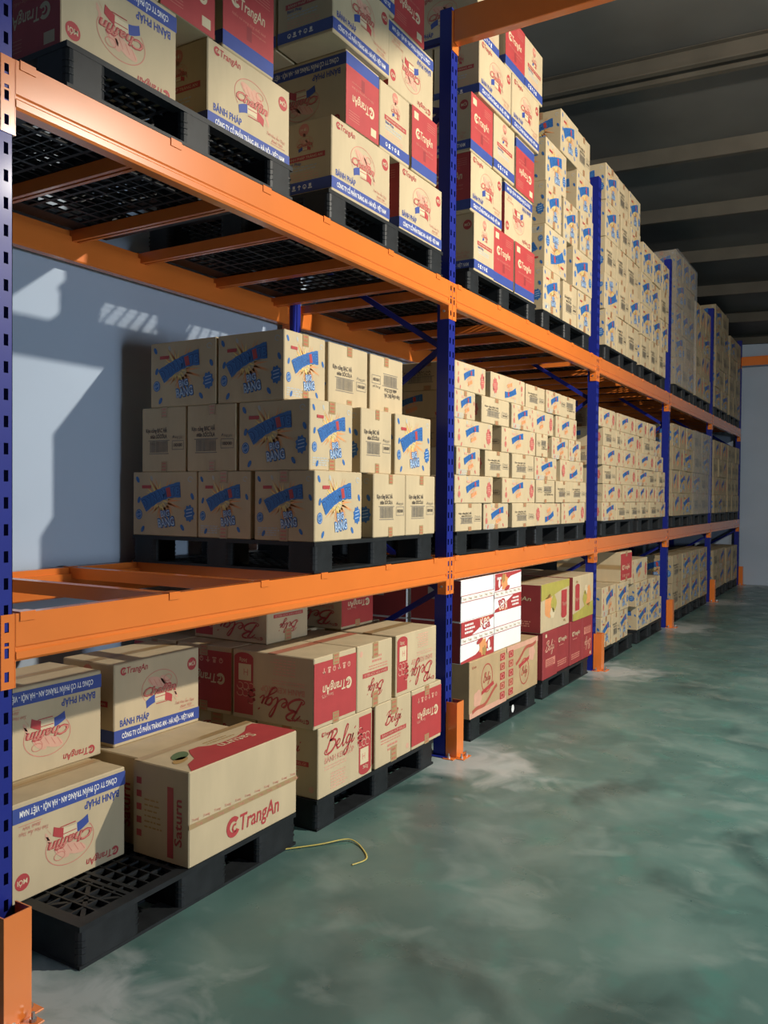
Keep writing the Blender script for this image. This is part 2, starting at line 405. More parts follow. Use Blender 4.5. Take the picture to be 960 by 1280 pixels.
# overhead ties
for y, z0, z1, lab in ((.0, 3.975, 4.155, 'orange overhead tie beam crossing the aisle from the fourth frame out'), (11.17, 3.73, 3.88, 'orange overhead tie beam crossing the aisle along the end wall')):
    b = MB(); b.chamfer(.006, XR-.002, y-.03, y+.03, z0, z1, .004, 'orange_paint')
    o = tag(link('tie_beam', b.mesh('tie_beam')), lab.replace('fourth frame out', 'frame fourth out from end wall'), 'beam')
    b = MB(); b.box(.001, .006, y-.04, y+.04, z0-.045, z1-.01, 'orange_paint'); link('end_plate', b.mesh('end_plate'), o)

# ------------------------------------------------------------------ pallets
PH, PS = .134, 1.1
def rbox(b, x0, x1, y0, y1, z0, z1, r, mt):
    pts = []
    for cx, cy, a0 in ((x1-r, y1-r, 0), (x0+r, y1-r, 90), (x0+r, y0+r, 180), (x1-r, y0+r, 270)):
        for k in range(4):
            a = math.radians(a0+k*30); pts.append((cx+r*math.cos(a), cy+r*math.sin(a)))
    b.prism(pts, z0, z1, mt, 'z')
def deck_mesh(bw, name, z0, z1, rim, n, pads, holes=True):
    # lattice deck, x -PS..0, y 0..PS
    b = MB(); mt = 'black_plastic'
    for a, c in ((0, rim), (PS-rim, PS)):
        b.box(-PS, 0, a, c, z0, z1, mt); b.box(-a-(rim if a == 0 else rim), -a, rim, PS-rim, z0, z1, mt)
    for i in range(1, n):
        p = rim+(PS-2*rim)*i/n
        wd = .016 if i % 4 == 0 else .007
        b.box(-PS+rim, -rim, p-wd/2, p+wd/2, z0+.001, z1-.001, mt); b.box(-p-wd/2, -p+wd/2, rim, PS-rim, z0+.001, z1-.002, mt)
    if pads:
        for px in (bw/2+.01, PS/2, PS-bw/2-.01):
            for py in (bw/2+.01, PS/2, PS-bw/2-.01):
                for s in (-1, 1):
                    b.box(-px-bw/2, -px+bw/2, py+s*bw*.42-.008, py+s*bw*.42+.008, z0+.0005, z1-.0015, mt)
                    b.bar((-px-bw*.4, py-s*bw*.4, (z0+z1)/2), (-px+bw*.4, py+s*bw*.4, (z0+z1)/2), .010, z1-z0-.003, mt)
    return b.mesh(name)
def block_mesh(bx, by, name):
    b = MB(); mt = 'black_plastic'; z0, z1 = .011, PH-.018
    rbox(b, -bx/2, bx/2, -by/2, by/2, z0, z1, .022, mt)
    for sx in (-1, 1):
        for sy in (-1, 1):
            for z in (.040, .060, .080): rbox(b, sx*(bx/2-.018)-.0195, sx*(bx/2-.018)+.0195, sy*(by/2-.018)-.0195, sy*(by/2-.018)+.0195, z, z+.004, .018, mt)
    return b.mesh(name)
PAL = {}
for ty, bw, n in (('narrow', .15, 20), ('wide', .245, 18)):
    b = MB()
    PAL[ty] = (bw, deck_mesh(bw, 'top_deck', PH-.018, PH, .045, n, True), deck_mesh(bw, 'bottom_deck', 0, .011, .10, 14, False), block_mesh(bw, bw, 'block'))
def pallet(y0, z, label, ty='narrow', x=0.0):
    bw, top, bot, blk = PAL[ty]
    root = bpy.data.objects.new('plastic_pallet', None); COL.objects.link(root); root.location = (x, y0, z)
    tag(root, label, 'pallet', 'black plastic pallets')
    link('top_deck', top, root); link('bottom_deck', bot, root)
    for px in (bw/2+.001, PS/2, PS-bw/2-.001):
        for py in (bw/2+.001, PS/2, PS-bw/2-.001): link('block', blk, root, (-px, py, 0))
    return root

# ------------------------------------------------------------------ flat print (real thin shapes on the carton faces)
_tc = {}
def textgeo(s, shear=0, off=0):
    k = (s, shear, off)
    if k not in _tc:
        cu = bpy.data.curves.new('t', 'FONT'); cu.body = s; cu.size = 1; cu.shear = shear; cu.offset = off; cu.resolution_u = 2; cu.fill_mode = 'FRONT'
        ob = bpy.data.objects.new('t', cu); COL.objects.link(ob)
        me = bpy.data.meshes.new_from_object(ob)
        v = [(p.co.x, p.co.y) for p in me.vertices]; f = [tuple(p.vertices) for p in me.polygons]
        COL.objects.unlink(ob); bpy.data.objects.remove(ob); bpy.data.curves.remove(cu); bpy.data.meshes.remove(me)
        x0 = min((a for a, c in v), default=0); x1 = max((a for a, c in v), default=1)
        _tc[k] = ([(a-x0, c) for a, c in v], f, x1-x0)
    return _tc[k]
class Art:
    def __init__(s, W, H): s.W, s.H = W, H; s.parts = {}; s.flat = MB()
    def P(s, part): return s.parts.setdefault(part, MB())
    def poly(s, pts, mt, layer=1, part='artwork'):
        q = [(x, -.0004*layer-.0003, z) for x, z in pts]; s.P(part).poly(q, mt); s.flat.poly(q, mt)
    def rect(s, x0, z0, x1, z1, mt, layer=1, part='artwork'): s.poly([(x0, z0), (x1, z0), (x1, z1), (x0, z1)], mt, layer, part)
    def ell(s, cx, cz, rx, rz, mt, layer=1, part='artwork', rot=0, n=18):
        c, d = math.cos(rot), math.sin(rot)
        s.poly([(cx+rx*math.cos(t)*c-rz*math.sin(t)*d, cz+rx*math.cos(t)*d+rz*math.sin(t)*c) for t in [i*2*math.pi/n for i in range(n)]], mt, layer, part)
    def ring(s, cx, cz, rx, rz, wd, mt, a0=0, a1=360, layer=1, part='artwork', n=28, rot=0):
        c, d = math.cos(rot), math.sin(rot)
        def p(a, g):
            a = math.radians(a); x, z = (rx+g)*math.cos(a), (rz+g)*math.sin(a); return (cx+x*c-z*d, cz+x*d+z*c)
        for i in range(n):
            a, e = a0+(a1-a0)*i/n, a0+(a1-a0)*(i+1)/n
            s.poly([p(a, -wd/2), p(e, -wd/2), p(e, wd/2), p(a, wd/2)], mt, layer, part)
    def line(s, x0, z0, x1, z1, wd, mt, layer=1, part='artwork'):
        dx, dz = x1-x0, z1-z0; l = math.hypot(dx, dz) or 1; nx, nz = -dz/l*wd/2, dx/l*wd/2
        s.poly([(x0-nx, z0-nz), (x1-nx, z1-nz), (x1+nx, z1+nz), (x0+nx, z0+nz)], mt, layer, part)
    def text(s, t, x, z, h, mt, w=None, rot=0, shear=0, off=0.0, layer=2, part='lettering', align='L'):
        v, f, tw = textgeo(t, shear, off); sc = h/.7; sx = (w/tw) if w else sc
        if align == 'C': x -= tw*sx/2*math.cos(rot); z -= tw*sx/2*math.sin(rot)
        c, d = math.cos(rot), math.sin(rot)
        for M in (s.P(part), s.flat):
            n = len(M.v); k = M.slot(mt)
            for a, e in v:
                a, e = a*sx, e*sc; M.v.append((x+a*c-e*d, -.0004*layer-.0003, z+a*d+e*c))
            for q in f: M.f.append(tuple(n+i for i in q)); M.m.append(k)
    def blob(s, cx, cz, rx, rz, mt, layer=1, part='artwork', k=9, amp=.12, n=36):
        s.poly([(cx+rx*(1+amp*math.cos(k*t))*math.cos(t), cz+rz*(1+amp*math.cos(k*t))*math.sin(t)) for t in [i*2*math.pi/n for i in range(n)]], mt, layer, part)
    def burst(s, cx, cz, r0, r1, n, mt, layer=1, part='artwork', sx=1, seed=3):
        R = random.Random(seed)
        for i in range(n):
            a = i*2*math.pi/n+R.uniform(-.1, .1); r = r1*R.uniform(.55, 1); w_ = .045+.03*R.random()
            s.poly([(cx+sx*r0*math.cos(a-w_*3), cz+r0*math.sin(a-w_*3)), (cx+sx*r*math.cos(a), cz+r*math.sin(a)), (cx+sx*r0*math.cos(a+w_*3), cz+r0*math.sin(a+w_*3))], mt, layer, part)
    def build(s):
        s.meshes = {p: b.mesh(p.split('>')[-1].split('#')[0], fix=False) for p, b in sorted(s.parts.items(), key=lambda q: '>' in q[0])}; s.one = s.flat.mesh('printed_artwork', fix=False); return s
def logo(A, x, z, h, mt, w, layer=2, part='brand_logo', col2=None):
    r = h*.62
    A.ring(x+r, z+h*.45, r*.78, r*.78, r*.5, mt, 40, 330, layer, part, 14)
    A.ring(x+r*1.25, z+h*.35, r*.35, r*.35, r*.22, mt, 60, 300, layer, part, 8)
    A.text('TrangAn', x+2*r, z, h, mt, w-2*r, shear=.15, off=.012, layer=layer, part=part)
def lines(A, x0, z0, x1, n, dz, hh, mt, part='small_print', layer=1, seed=1):
    R = random.Random(seed)
    for i in range(n):
        x = x0
        end = x0+(x1-x0)*R.uniform(.75, 1)
        while x < end-.004:
            wd = R.uniform(.010, .028); A.rect(x, z0-i*dz, min(x+wd, end), z0-i*dz+hh, mt, layer, part); x += wd+.005
def emblem(A, cx, cz, s, blue=True):
    p = 'emblem'
    A.ring(cx, cz+.10*s, 1.0*s, .72*s, .03*s, 'ink_lightred', -20, 215, 1, p, 26)
    A.ell(cx-.15*s, cz+.34*s, .55*s, .20*s, 'ink_palered', 1, p, -.35); A.ell(cx+.35*s, cz+.30*s, .38*s, .16*s, 'ink_palered', 1, p, -.7)
    for i in range(5): A.line(cx-.6*s+i*.27*s, cz+.52*s-i*.05*s, cx-.42*s+i*.27*s, cz+.25*s-i*.06*s, .025*s, 'ink_lightred', 2, p)
    A.ring(cx+.45*s, cz+.42*s, .22*s, .14*s, .03*s, 'ink_lightred', 0, 360, 2, p, 12)
    A.text('Chaffin', cx-.92*s, cz-.16*s, .34*s, 'ink_red', 1.85*s, shear=.3, off=.035, layer=3, part=p)
    A.text('Chaffin', cx-.90*s, cz-.14*s, .30*s, 'ink_lightred', 1.78*s, shear=.3, off=.0, layer=4, part=p)
    # ribbon under the name
    def rib(t0, t1, mt):
        pts = [(t0+(t1-t0)*i/5) for i in range(6)]
        up = [(cx+(-.78+1.5*t)*s, cz+(-.36+.42*4*t*(1-t)*.55)*s) for t in pts]
        lo = [(cx+(-.74+1.42*t)*s, cz+(-.66+.42*4*t*(1-t)*.45)*s) for t in pts]
        A.poly(lo+up[::-1], mt, 2, p)
    rib(0, .33, 'ink_blue' if blue else 'ink_red'); rib(.33, .72, 'ink_kraft'); rib(.72, 1, 'ink_red')
    A.line(cx-.22*s, cz-.57*s, cx+.42*s, cz-.56*s, .03*s, 'ink_red', 3, p); A.line(cx-.25*s, cz-.30*s, cx+.4*s, cz-.28*s, .03*s, 'ink_red', 3, p)
    for i in range(5): A.ell(cx+(.80+.04*i)*s, cz+(-.28-.1*i+.25)*s, .13*s, .05*s, 'ink_palered', 1, p, -1.1+.5*(i % 2))
    A.poly([(cx+.82*s, cz-.5*s), (cx+1.0*s, cz-.72*s), (cx+.78*s, cz-.42*s)], 'ink_lightred', 1, p)
def icons(A, x, z, s, mt, n=5, gap=1.35, layer=2, part='handling_icons'):
    for i in range(n):
        x0 = x+i*s*gap
        if i % 3 == 0: A.ring(x0+s/2, z+s/2, s*.4, s*.4, s*.16, mt, 0, 360, layer, part, 8); A.rect(x0+s*.4, z, x0+s*.6, z+s*.5, mt, layer, part)
        elif i % 3 == 1: A.rect(x0, z, x0+s, z+s*.25, mt, layer, part); A.rect(x0+s*.2, z+s*.35, x0+s*.8, z+s, mt, layer, part)
        else: A.line(x0+s*.5, z, x0+s*.5, z+s, s*.2, mt, layer, part); A.poly([(x0, z+s*.6), (x0+s, z+s*.6), (x0+s*.5, z+s*1.05)], mt, layer, part)
def front_tape(A, x, top=True, bot=True, l=.055, wd=.05, mt='tape_red'):
    for on, z0, z1, tg in ((top, A.H-l, A.H, '#t'), (bot, 0, l, '#b')):
        if not on: continue
        A.rect(x-wd/2, z0, x+wd/2, z1, 'tape', 3, 'tape_strip'+tg)
        for i in range(3): A.rect(x-wd*.36, z0+l*(.12+.3*i), x+wd*.3, z0+l*(.26+.3*i), mt, 4, 'tape_strip%s>tape_print%s' % (tg, tg))
ARTS = {}
def BL():
    A = Art(.48, .33); H = A.H
    A.rect(0, .045*H, A.W, .20*H, 'ink_blue', 1, 'blue_band')
    A.text('CÔNG TY CỔ PHẦN TRÀNG AN - HÀ NỘI - VIỆT NAM', .04, .088*H, .020, 'ink_white', .405, off=.02, layer=2, part='blue_band>band_lettering')
    A.text('BÁNH PHÁP', .030, .235*H, .026, 'ink_blue', .155, off=.02, part='product_name')
    logo(A, .032, .865*H, .026, 'ink_red', .145)
    A.ell(.435, .80*H, .028, .028, 'ink_red', 1, 'round_badge'); A.text('MỚI', .435, .80*H-.008, .016, 'ink_kraft', .038, off=.02, layer=2, part='round_badge>badge_lettering', align='C')
    emblem(A, .245, .57*H, .100)
    A.text('Tinh Hoa Ẩm Thực', .335, .315*H, .013, 'ink_lightred', .115, shear=.35, part='slogan', rot=-.03)
    A.text('Bánh Việt', .365, .255*H, .012, 'ink_lightred', .07, shear=.35, part='slogan')
    A.line(.36, .238*H, .45, .238*H, .002, 'ink_lightred', 2, 'slogan')
    return A
def BR():
    A = Art(.30, .33); H = A.H
    A.rect(0, .03*H, A.W, .20*H, 'ink_blue', 1, 'blue_band')
    A.rect(0, .20*H, A.W, H-.001, 'ink_red', 1, 'red_panel')
    logo(A, .045, .56*H, .042, 'ink_kraft', .20)
    A.text('Niềm vui trong từng chiếc bánh', .05, .44*H, .011, 'ink_lightred', .20, shear=.3, part='slogan')
    A.text('www.trangan.com', .16, .38*H, .008, 'ink_lightred', .09, part='slogan')
    A.rect(.025, .82*H, .075, .93*H, 'ink_kraft', 2, 'paper_label')
    for i in range(4): A.line(.18, (.90-.035*i)*H, .275, (.90-.035*i)*H, .002, 'ink_lightred', 2, 'small_print')
    A.rect(.135, .26*H, .165, .42*H, 'carton_red', 2, 'tape_strip')
    return A
def BK():
    A = Art(.30, .33); H = A.H
    A.rect(0, .045*H, A.W, .20*H, 'ink_blue', 1, 'blue_band'); icons(A, .055, .09*H, .022, 'ink_white')
    A.ell(.15, .88*H, .028, .028, 'ink_lightred', 1, 'round_badge'); A.text('MỚI', .15, .88*H-.007, .014, 'ink_kraft', .036, layer=2, part='round_badge>badge_lettering', align='C')
    emblem(A, .155, .68*H, .045); A.line(.155, .78*H, .15, .83*H, .012, 'ink_palered', 1, 'emblem')
    A.rect(.045, .475*H, .265, .545*H, 'ink_red', 1, 'red_stripe'); A.text('BÁNH PHÁP TRÀNG AN', .06, .493*H, .011, 'ink_kraft', .19, layer=2, part='red_stripe>stripe_lettering')
    A.text('Bánh Pháp', .055, .425*H, .013, 'ink_blue', .08, off=.01, part='product_name')
    lines(A, .055, .385*H, .265, 2, .013, .006, 'ink_greyblue'); lines(A, .055, .30*H, .24, 3, .012, .004, 'ink_palered', seed=4)
    return A
def dyn(W, H, back, txt, variant):
    A = Art(W, H); blue = variant == 'blue'
    s = min(W, H*1.25) if blue else min(W*.86, H*1.85)
    cx, cz = W*(.47 if back == 'cloud' or not blue else .52), H*.56
    if not blue: cx = W*(.45 if back == 'cloud' else .55)
    b1, leaf, pale = ('ink_cyan', 'ink_cyan', 'ink_paleblue') if blue else ('ink_cyan', 'ink_rose', 'ink_palered')
    zs = 1 if blue else .72
    if blue:
        A.burst(cx, cz-.01*s, .09*s, .34*s, 34, 'ink_orange', 1, 'sunburst', 1.05, 5); A.burst(cx-.06*s, cz+.02*s, .08*s, .30*s, 18, 'ink_yellow', 2, 'sunburst', 1.1, 9)
    else:
        A.burst(cx, cz-.03*s, .07*s, .24*s, 20, 'ink_palered', 1, 'sunburst', 1.0, 5); A.burst(cx, cz+.04*s, .05*s, .20*s, 12, 'ink_orange', 2, 'sunburst', 1, 9)
        A.ell(cx+.05*s, cz-.13*s, .14*s, .05*s, 'ink_palered', 2, 'flavour_name', .35)
    def mid(t): return (cx+(-.31+.60*t)*s, cz+zs*(-.085+.20*t+.16*t*(1-t))*s+.015*s)
    def ang(t): return math.atan2(zs*(.20+.16*(1-2*t)), .60)
    n = 12; up = []; lo = []
    for i in range(n+1):
        t = i/n; x, z = mid(t); a = ang(t); hh = zs*(.094-.020*math.sin(t*math.pi)+.006*(i % 2))*s
        up.append((x-hh*math.sin(a), z+hh*math.cos(a))); lo.append((x+hh*math.sin(a), z-hh*math.cos(a)))
    for i in range(n): A.poly([lo[i], lo[i+1], up[i+1], up[i]], b1, 3, 'wordmark')
    if txt:
        for i, ch in enumerate('DYNAMITE'):
            t = (i+.5)/8; x, z = mid(t); a = ang(t)
            A.text(ch, x-.03*s+.045*s*math.sin(a), z-.055*s*zs*math.cos(a)-.008*s, .105*s*zs, 'ink_red' if ch == 'I' else 'ink_navy', .066*s, rot=a, off=.05, layer=4, part='wordmark>letters')
            A.text(ch, x-.028*s+.045*s*math.sin(a), z-.053*s*zs*math.cos(a)-.008*s, .100*s*zs, 'ink_red' if ch == 'I' else 'ink_sky', .052*s, rot=a, off=.0, layer=5, part='wordmark>letters')
    if blue:
        for j, (tx, x, z, h_, w_) in enumerate((('BIG', cx-.02*s, cz-.215*s, .075*s, .15*s), ('BANG', cx-.06*s, cz-.345*s, .105*s, .27*s))):
            A.text(tx, x, z, h_, 'ink_cyan', w_, rot=.14, off=.09, layer=4, part='flavour_name'); A.text(tx, x+.004*s, z+.003*s, h_*.95, 'ink_paleblue', w_*.95, rot=.14, off=.02, layer=5, part='flavour_name')
    else:
        A.text('BIG BANG', cx-.08*s, cz-.19*s, .07*s, 'ink_orange', .26*s, rot=.25, off=.05, layer=4, part='flavour_name')
    lx = W*.15 if blue else cx-.30*s
    A.rect(lx, H*.74, lx+.15*s, H*.74+.040*s, 'ink_red' if blue else 'ink_palered', 4, 'maker_label')
    lx = W*.10
    A.ell(lx, H*.33, .055*s, .066*s, leaf, 2, 'leaf_print#b')
    if blue: A.text('NEW', lx, H*.33-.016*s, .03*s, pale, .075*s, rot=.3, layer=3, part='leaf_print#b', align='C')
    A.ring(lx, H*.33, .040*s, .050*s, .006*s, pale, 0, 360, 3, 'leaf_print#b', 12)
    for q, (x, z, a) in enumerate(((.08, .88, .5), (.16, .10, -.5), (.93, .62, .4), (.10, .56, -.3), (.78, .14, .6))): A.ell(W*x, H*z, .024*s, .045*s, leaf, 2, 'leaf_print#%d' % q, a, 10)
    A.ell(W*.30, H*.90, .02*s, .035*s, 'ink_greyblue', 1, 'leaf_print#g', .4, 8)
    A.ring(W*.90, H*.88, .035*s, .03*s, .012*s, 'ink_greyblue', 0, 300, 1, 'leaf_print#h', 8)
    if back == 'cloud':
        k = 1.0 if blue else 1.6
        A.blob(W*.885, H*.36 if blue else H*.5, .075*s*k, .098*s*k, leaf, 2, 'speech_cloud')
        for dz in (-.03, .01, .05): A.line(W*.885-.045*s*k, (H*.36 if blue else H*.5)+dz*s-.01*s, W*.885+.045*s*k, (H*.36 if blue else H*.5)+dz*s+.008*s, .010*s, pale, 3, 'speech_cloud>cloud_lettering')
    else:
        lines(A, W*.06, H*.17, W*.48, 4, .030*s, .016*s, 'ink_greyblue', 'small_print')
        front_tape(A, W*.5, l=.055 if blue else .03, wd=.05)
    return A
def DB(W=.33, H=.31, sq=1):
    A = Art(W, H)
    A.text('Kẹo cứng BẠC HÀ', .10*W, .61*H, .065*H, 'ink_dark', .48*W, off=.02, part='lettering#1')
    A.text('nhân SÔCÔLA', .20*W, .52*H, .060*H, 'ink_dark', .38*W, off=.02, part='lettering#2')
    x = .19*W; R = random.Random(5)
    while x < .60*W:
        wd = R.choice((.006, .010, .014))*W; A.rect(x, .30*H, x+wd, .475*H, 'ink_grey', 1, 'barcode'); x += wd+R.choice((.006, .009))*W
    A.line(.15*W, .485*H, .64*W, .485*H, .004, 'ink_grey', 1, 'barcode'); A.line(.17*W, .28*H, .62*W, .28*H, .004, 'ink_grey', 1, 'barcode')
    for z in (.34, .475): A.line(.70*W, z*H, .95*W, z*H, .003, 'ink_grey', 1, 'count_box')
    for x in (.70, .95): A.line(x*W, .34*H, x*W, .475*H, .003, 'ink_grey', 1, 'count_box')
    A.text('100X80', .73*W, .385*H, .05*H, 'ink_dark', .19*W, off=.02, part='count_box')
    A.text('Đóng gói', .71*W, .51*H, .045*H, 'ink_grey', .22*W, shear=.3, part='lettering#3')
    front_tape(A, .52*W, l=.16*H, wd=.13*W)
    return A
_B = [[(.17, .95), (.11, .5), (.06, .06)], [(.01, .72), (.08, .96), (.25, 1.0), (.31, .84), (.21, .63), (.11, .56), (.28, .53), (.34, .30), (.24, .05), (.08, -.02), (.0, .10), (.04, .22)],
      [(.36, .20), (.46, .27), (.48, .42), (.42, .46), (.38, .30), (.42, .09), (.50, .08), (.57, .22), (.66, .60), (.70, .92), (.65, .99), (.61, .70), (.60, .20), (.64, .05), (.71, .20)],
      [(.85, .42), (.77, .46), (.72, .28), (.76, .08), (.82, .18), (.86, .45), (.84, .10), (.80, -.30), (.72, -.40), (.69, -.24), (.80, -.03), (.90, .16), (.94, .45), (.925, .12), (.96, .05), (1.02, .20)], [(.95, .66), (.985, .74)]]
def script(A, x, z, w, h, mt, wd, part='product_name', layer=2):
    for st in _B:
        P = []
        for i in range(len(st)-1):
            p0, p1, p2, p3 = st[max(i-1, 0)], st[i], st[i+1], st[min(i+2, len(st)-1)]
            for k in range(5):
                t = k/5; P.append(tuple(.5*(2*p1[q]+(-p0[q]+p2[q])*t+(2*p0[q]-5*p1[q]+4*p2[q]-p3[q])*t*t+(-p0[q]+3*p1[q]-3*p2[q]+p3[q])*t**3) for q in (0, 1)))
        P.append(st[-1]); P = [(x+w*(a+.14*c), z+h*c) for a, c in P]
        for (a, c), (e, f) in zip(P, P[1:]):
            up = f > c; A.line(a, c, e, f, wd*(.7 if up else 1.25), mt, layer, part)
def GL():
    A = Art(.455, .31); W, H = A.W, A.H
    logo(A, .025, .87*H, .016, 'ink_red', .09)
    script(A, .045, .60*H, .24, .095, 'ink_red', .008)
    A.text("BÁNH KEM XỐP", .05, .47*H, .026, 'ink_lightred', .24, part='subtitle'); lines(A, .05, .41*H, .28, 2, .012, .005, 'ink_palered')
    lines(A, .10, .28*H, .25, 6, .013, .006, 'ink_palered', seed=8)
    px = .335
    A.rect(px, .10*H, .445, .93*H, 'ink_red', 1, 'picture_panel'); A.ell(px+.055, .115*H, .055, .025, 'ink_red', 2, 'picture_panel')
    A.rect(px+.012, .20*H, px+.085, .44*H, 'ink_kraft', 2, 'picture_panel'); A.text('H', px+.03, .27*H, .03, 'ink_lightred', layer=3, part='picture_panel')
    for i in range(7): A.ring(px+.012+.032*(i % 3), (.52+.10*(i//3))*H, .018, .015, .004, 'ink_palered', 0, 300, 2, 'picture_panel', 9)
    for i in range(3): A.line(px-.012, (.55+.07*i)*H, px+.03, (.60+.07*i)*H, .014, 'ink_red', 2, 'picture_panel')
    A.text('360g', px+.035, .125*H, .016, 'ink_kraft', .045, layer=3, part='picture_panel')
    return A
def GR():
    A = Art(.34, .31); W, H = A.W, A.H
    A.rect(0, .075*H, W, .94*H, 'ink_red', 1, 'red_panel')
    logo(A, .04, .42*H, .042, 'ink_kraft', .235)
    A.text('Since 1975', .19, .61*H-.02, .014, 'ink_palered', .09, layer=2, part='slogan')
    icons(A, .05, .17*H, .026, 'ink_palered', 6, 1.55)
    front_tape(A, W*.5, l=.05)
    return A
def GK():
    A = Art(.34, .31); W, H = A.W, A.H
    front_tape(A, W*.5, l=.075, wd=.055)
    script(A, .085, .63*H, .15, .062, 'ink_red', .006)
    A.rect(.045, .44*H, .29, .51*H, 'ink_red', 1, 'red_stripe'); A.text('BÁNH KEM XỐP BELGI', .06, .457*H, .012, 'ink_palered', .215, layer=2, part='red_stripe>stripe_lettering')
    lines(A, .05, .39*H, .29, 2, .013, .005, 'ink_lightred'); lines(A, .11, .27*H, .23, 2, .02, .010, 'ink_lightred', seed=3)
    A.line(.16, .245*H, .16, .05*H, .02, 'ink_lightred', 1, 'small_print'); A.ell(.305, .13*H, .014, .014, 'ink_palered', 1, 'small_print')
    return A
def SL():
    A = Art(.64, .345); W, H = A.W, A.H
    A.rect(0, .40*H, W, .455*H, 'tape', 1, 'tape_strip')
    for i in range(11): A.text('Trang', .015+i*.058, .475*H, .010, 'ink_lightred', .036, part='tape_strip', shear=.2); A.text('Trang', .035+i*.058, .415*H, .010, 'ink_lightred', .034, part='tape_strip', shear=.2, layer=2)
    logo(A, .20, .13*H, .062, 'ink_red', .32)
    return A
def SS():
    A = Art(.28, .345); W, H = A.W, A.H
    A.rect(.175, .06*H, .205, .80*H, 'ink_red', 1, 'red_stripe')
    A.text('Saturn', .245, .20*H, .035, 'ink_red', .17, rot=math.pi/2, off=.02, part='product_name')
    for i in range(5): A.rect(.02, (.2+.14*i)*H, .045, (.27+.14*i)*H, 'ink_red', 1, 'small_print')
    lines(A, .06, .6*H, .15, 6, .02, .006, 'ink_brown')
    return A
def ST():   # top of the large lying carton; x along the aisle, z away from the aisle
    A = Art(.64, .28); W, H = A.W, A.H
    pts = [(W*.02, .002), (W-.002, .002), (W-.002, H*.66), (W*.97, H*.80), (W*.90, H*.78), (W*.80, H*.62), (W*.68, H*.54), (W*.52, H*.52), (W*.44, H*.56), (W*.38, H*.66), (W*.30, H*.66), (W*.25, H*.52), (W*.20, H*.34), (W*.10, H*.24)]
    A.poly(pts, 'ink_red', 1, 'red_panel')
    A.ell(W*.19, H*.58, .055, .030, 'ink_green', 2, 'leaf_print', .5); A.ell(W*.13, H*.44, .045, .022, 'ink_brown', 2, 'leaf_print#2', .3)
    A.text('Saturn', W*.78, H*.50, .045, 'ink_kraft', .20, rot=math.pi, off=.01, layer=3, part='product_name')
    A.rect(0, H*.86, W, H*.98, 'tape', 1, 'tape_strip')
    lines(A, W*.45, H*.70, W*.72, 2, .02, .006, 'ink_brown')
    return A
def white(design):
    A = Art(.48, .245); W, H = A.W, A.H
    A.rect(0, .46*H, W, .475*H, 'ink_red', 2, 'tape_strip'); A.rect(0, .615*H, W, .63*H, 'ink_red', 2, 'tape_strip'); A.rect(0, .475*H, W, .615*H, 'ink_white', 1, 'tape_strip')
    for i in range(6): A.text('Trang', .02+i*.078, .515*H, .014, 'ink_brown', .045, shear=.2, layer=3, part='tape_strip')
    if design:
        A.poly([(0, .63*H), (.15, .63*H), (.30, .80*H), (W*.99, H*.93), (W*.99, H*.995), (0, H*.995)], 'ink_red', 1, 'red_panel')
        lines(A, .05, .88*H, .20, 3, .022, .012, 'ink_white', 'small_print', 2)
        A.text('Kẹo', .27, .76*H, .05, 'ink_orange', .14, rot=.15, off=.04, layer=2, part='product_name'); A.text('Kẹo', .272, .765*H, .045, 'ink_white', .13, rot=.15, layer=3, part='product_name')
        A.text('Gà', .30, .66*H, .05, 'ink_red', .12, rot=.1, off=.03, layer=2, part='product_name')
        A.poly([(0, .005*H), (W*.99, .005*H), (W*.99, .44*H), (W*.85, .43*H), (W*.70, .30*H), (W*.42, .12*H), (0, .06*H)], 'ink_red', 1, 'red_panel')
        A.blob(.31, .26*H, .055, .05, 'ink_orange', 2, 'picture_print', 7, .15); A.blob(.33, .14*H, .03, .028, 'ink_brown', 3, 'picture_print', 5, .2); A.ell(.26, .42*H, .045, .015, 'ink_red', 3, 'picture_print', .2)
        A.ell(.40, .27*H, .018, .028, 'ink_white', 2, 'small_print'); lines(A, .37, .10*H, .46, 1, .02, .016, 'ink_white', 'small_print', 2)
    return A
def redside():
    A = Art(.34, .245)
    A.rect(.12, .52*A.H, .18, .80*A.H, 'grey_label', 1, 'paper_label'); return A
def OV(flip):
    A = Art(.58, .34); W, H = A.W, A.H; x = (lambda a: W-a) if flip else (lambda a: a)
    g = (lambda z: H-z) if flip else (lambda z: z)
    A.rect(0, g(.0), W, g(.10*H), 'ink_palered', 1, 'colour_band')
    A.ring(x(.26), g(.60*H), .085, .085, .009, 'ink_brick', 0, 360, 1, 'oval_badge'); script(A, x(.26)-.06, g(.60*H)-.02, .11, .055, 'ink_brick', .006, 'oval_badge>badge_lettering')
    A.poly([(x(.17), g(.33*H)), (x(.37), g(.43*H)), (x(.36), g(.50*H)), (x(.18), g(.40*H))], 'ink_red', 3, 'ribbon')
    for i in range(10):
        t = i/10; t2 = (i+1)/10; f = lambda t: (x(.04+.38*t), g((.10+.28*t*t+.03*math.sin(9*t))*H))
        a, c = f(t), f(t2); A.line(a[0], a[1], c[0], c[1], .022, 'ink_brick', 2, 'ribbon')
    A.blob(x(.12), g(.30*H), .06, .05, 'ink_palered', 1, 'picture_print', 5, .1)
    for i in range(5): A.rect(min(x(.47), x(.55)), min(g((.08+.18*i)*H), g((.21+.18*i)*H)), max(x(.47), x(.55)), max(g((.08+.18*i)*H), g((.21+.18*i)*H)), 'ink_brick' if i % 2 else 'ink_red', 2, 'picture_panel'); A.ring(x(.51), g((.145+.18*i)*H), .025, .014, .004, 'ink_palered', 0, 360, 3, 'picture_panel', 10)
    if not flip: logo(A, .035, .86*H, .014, 'ink_brick', .06)
    return A
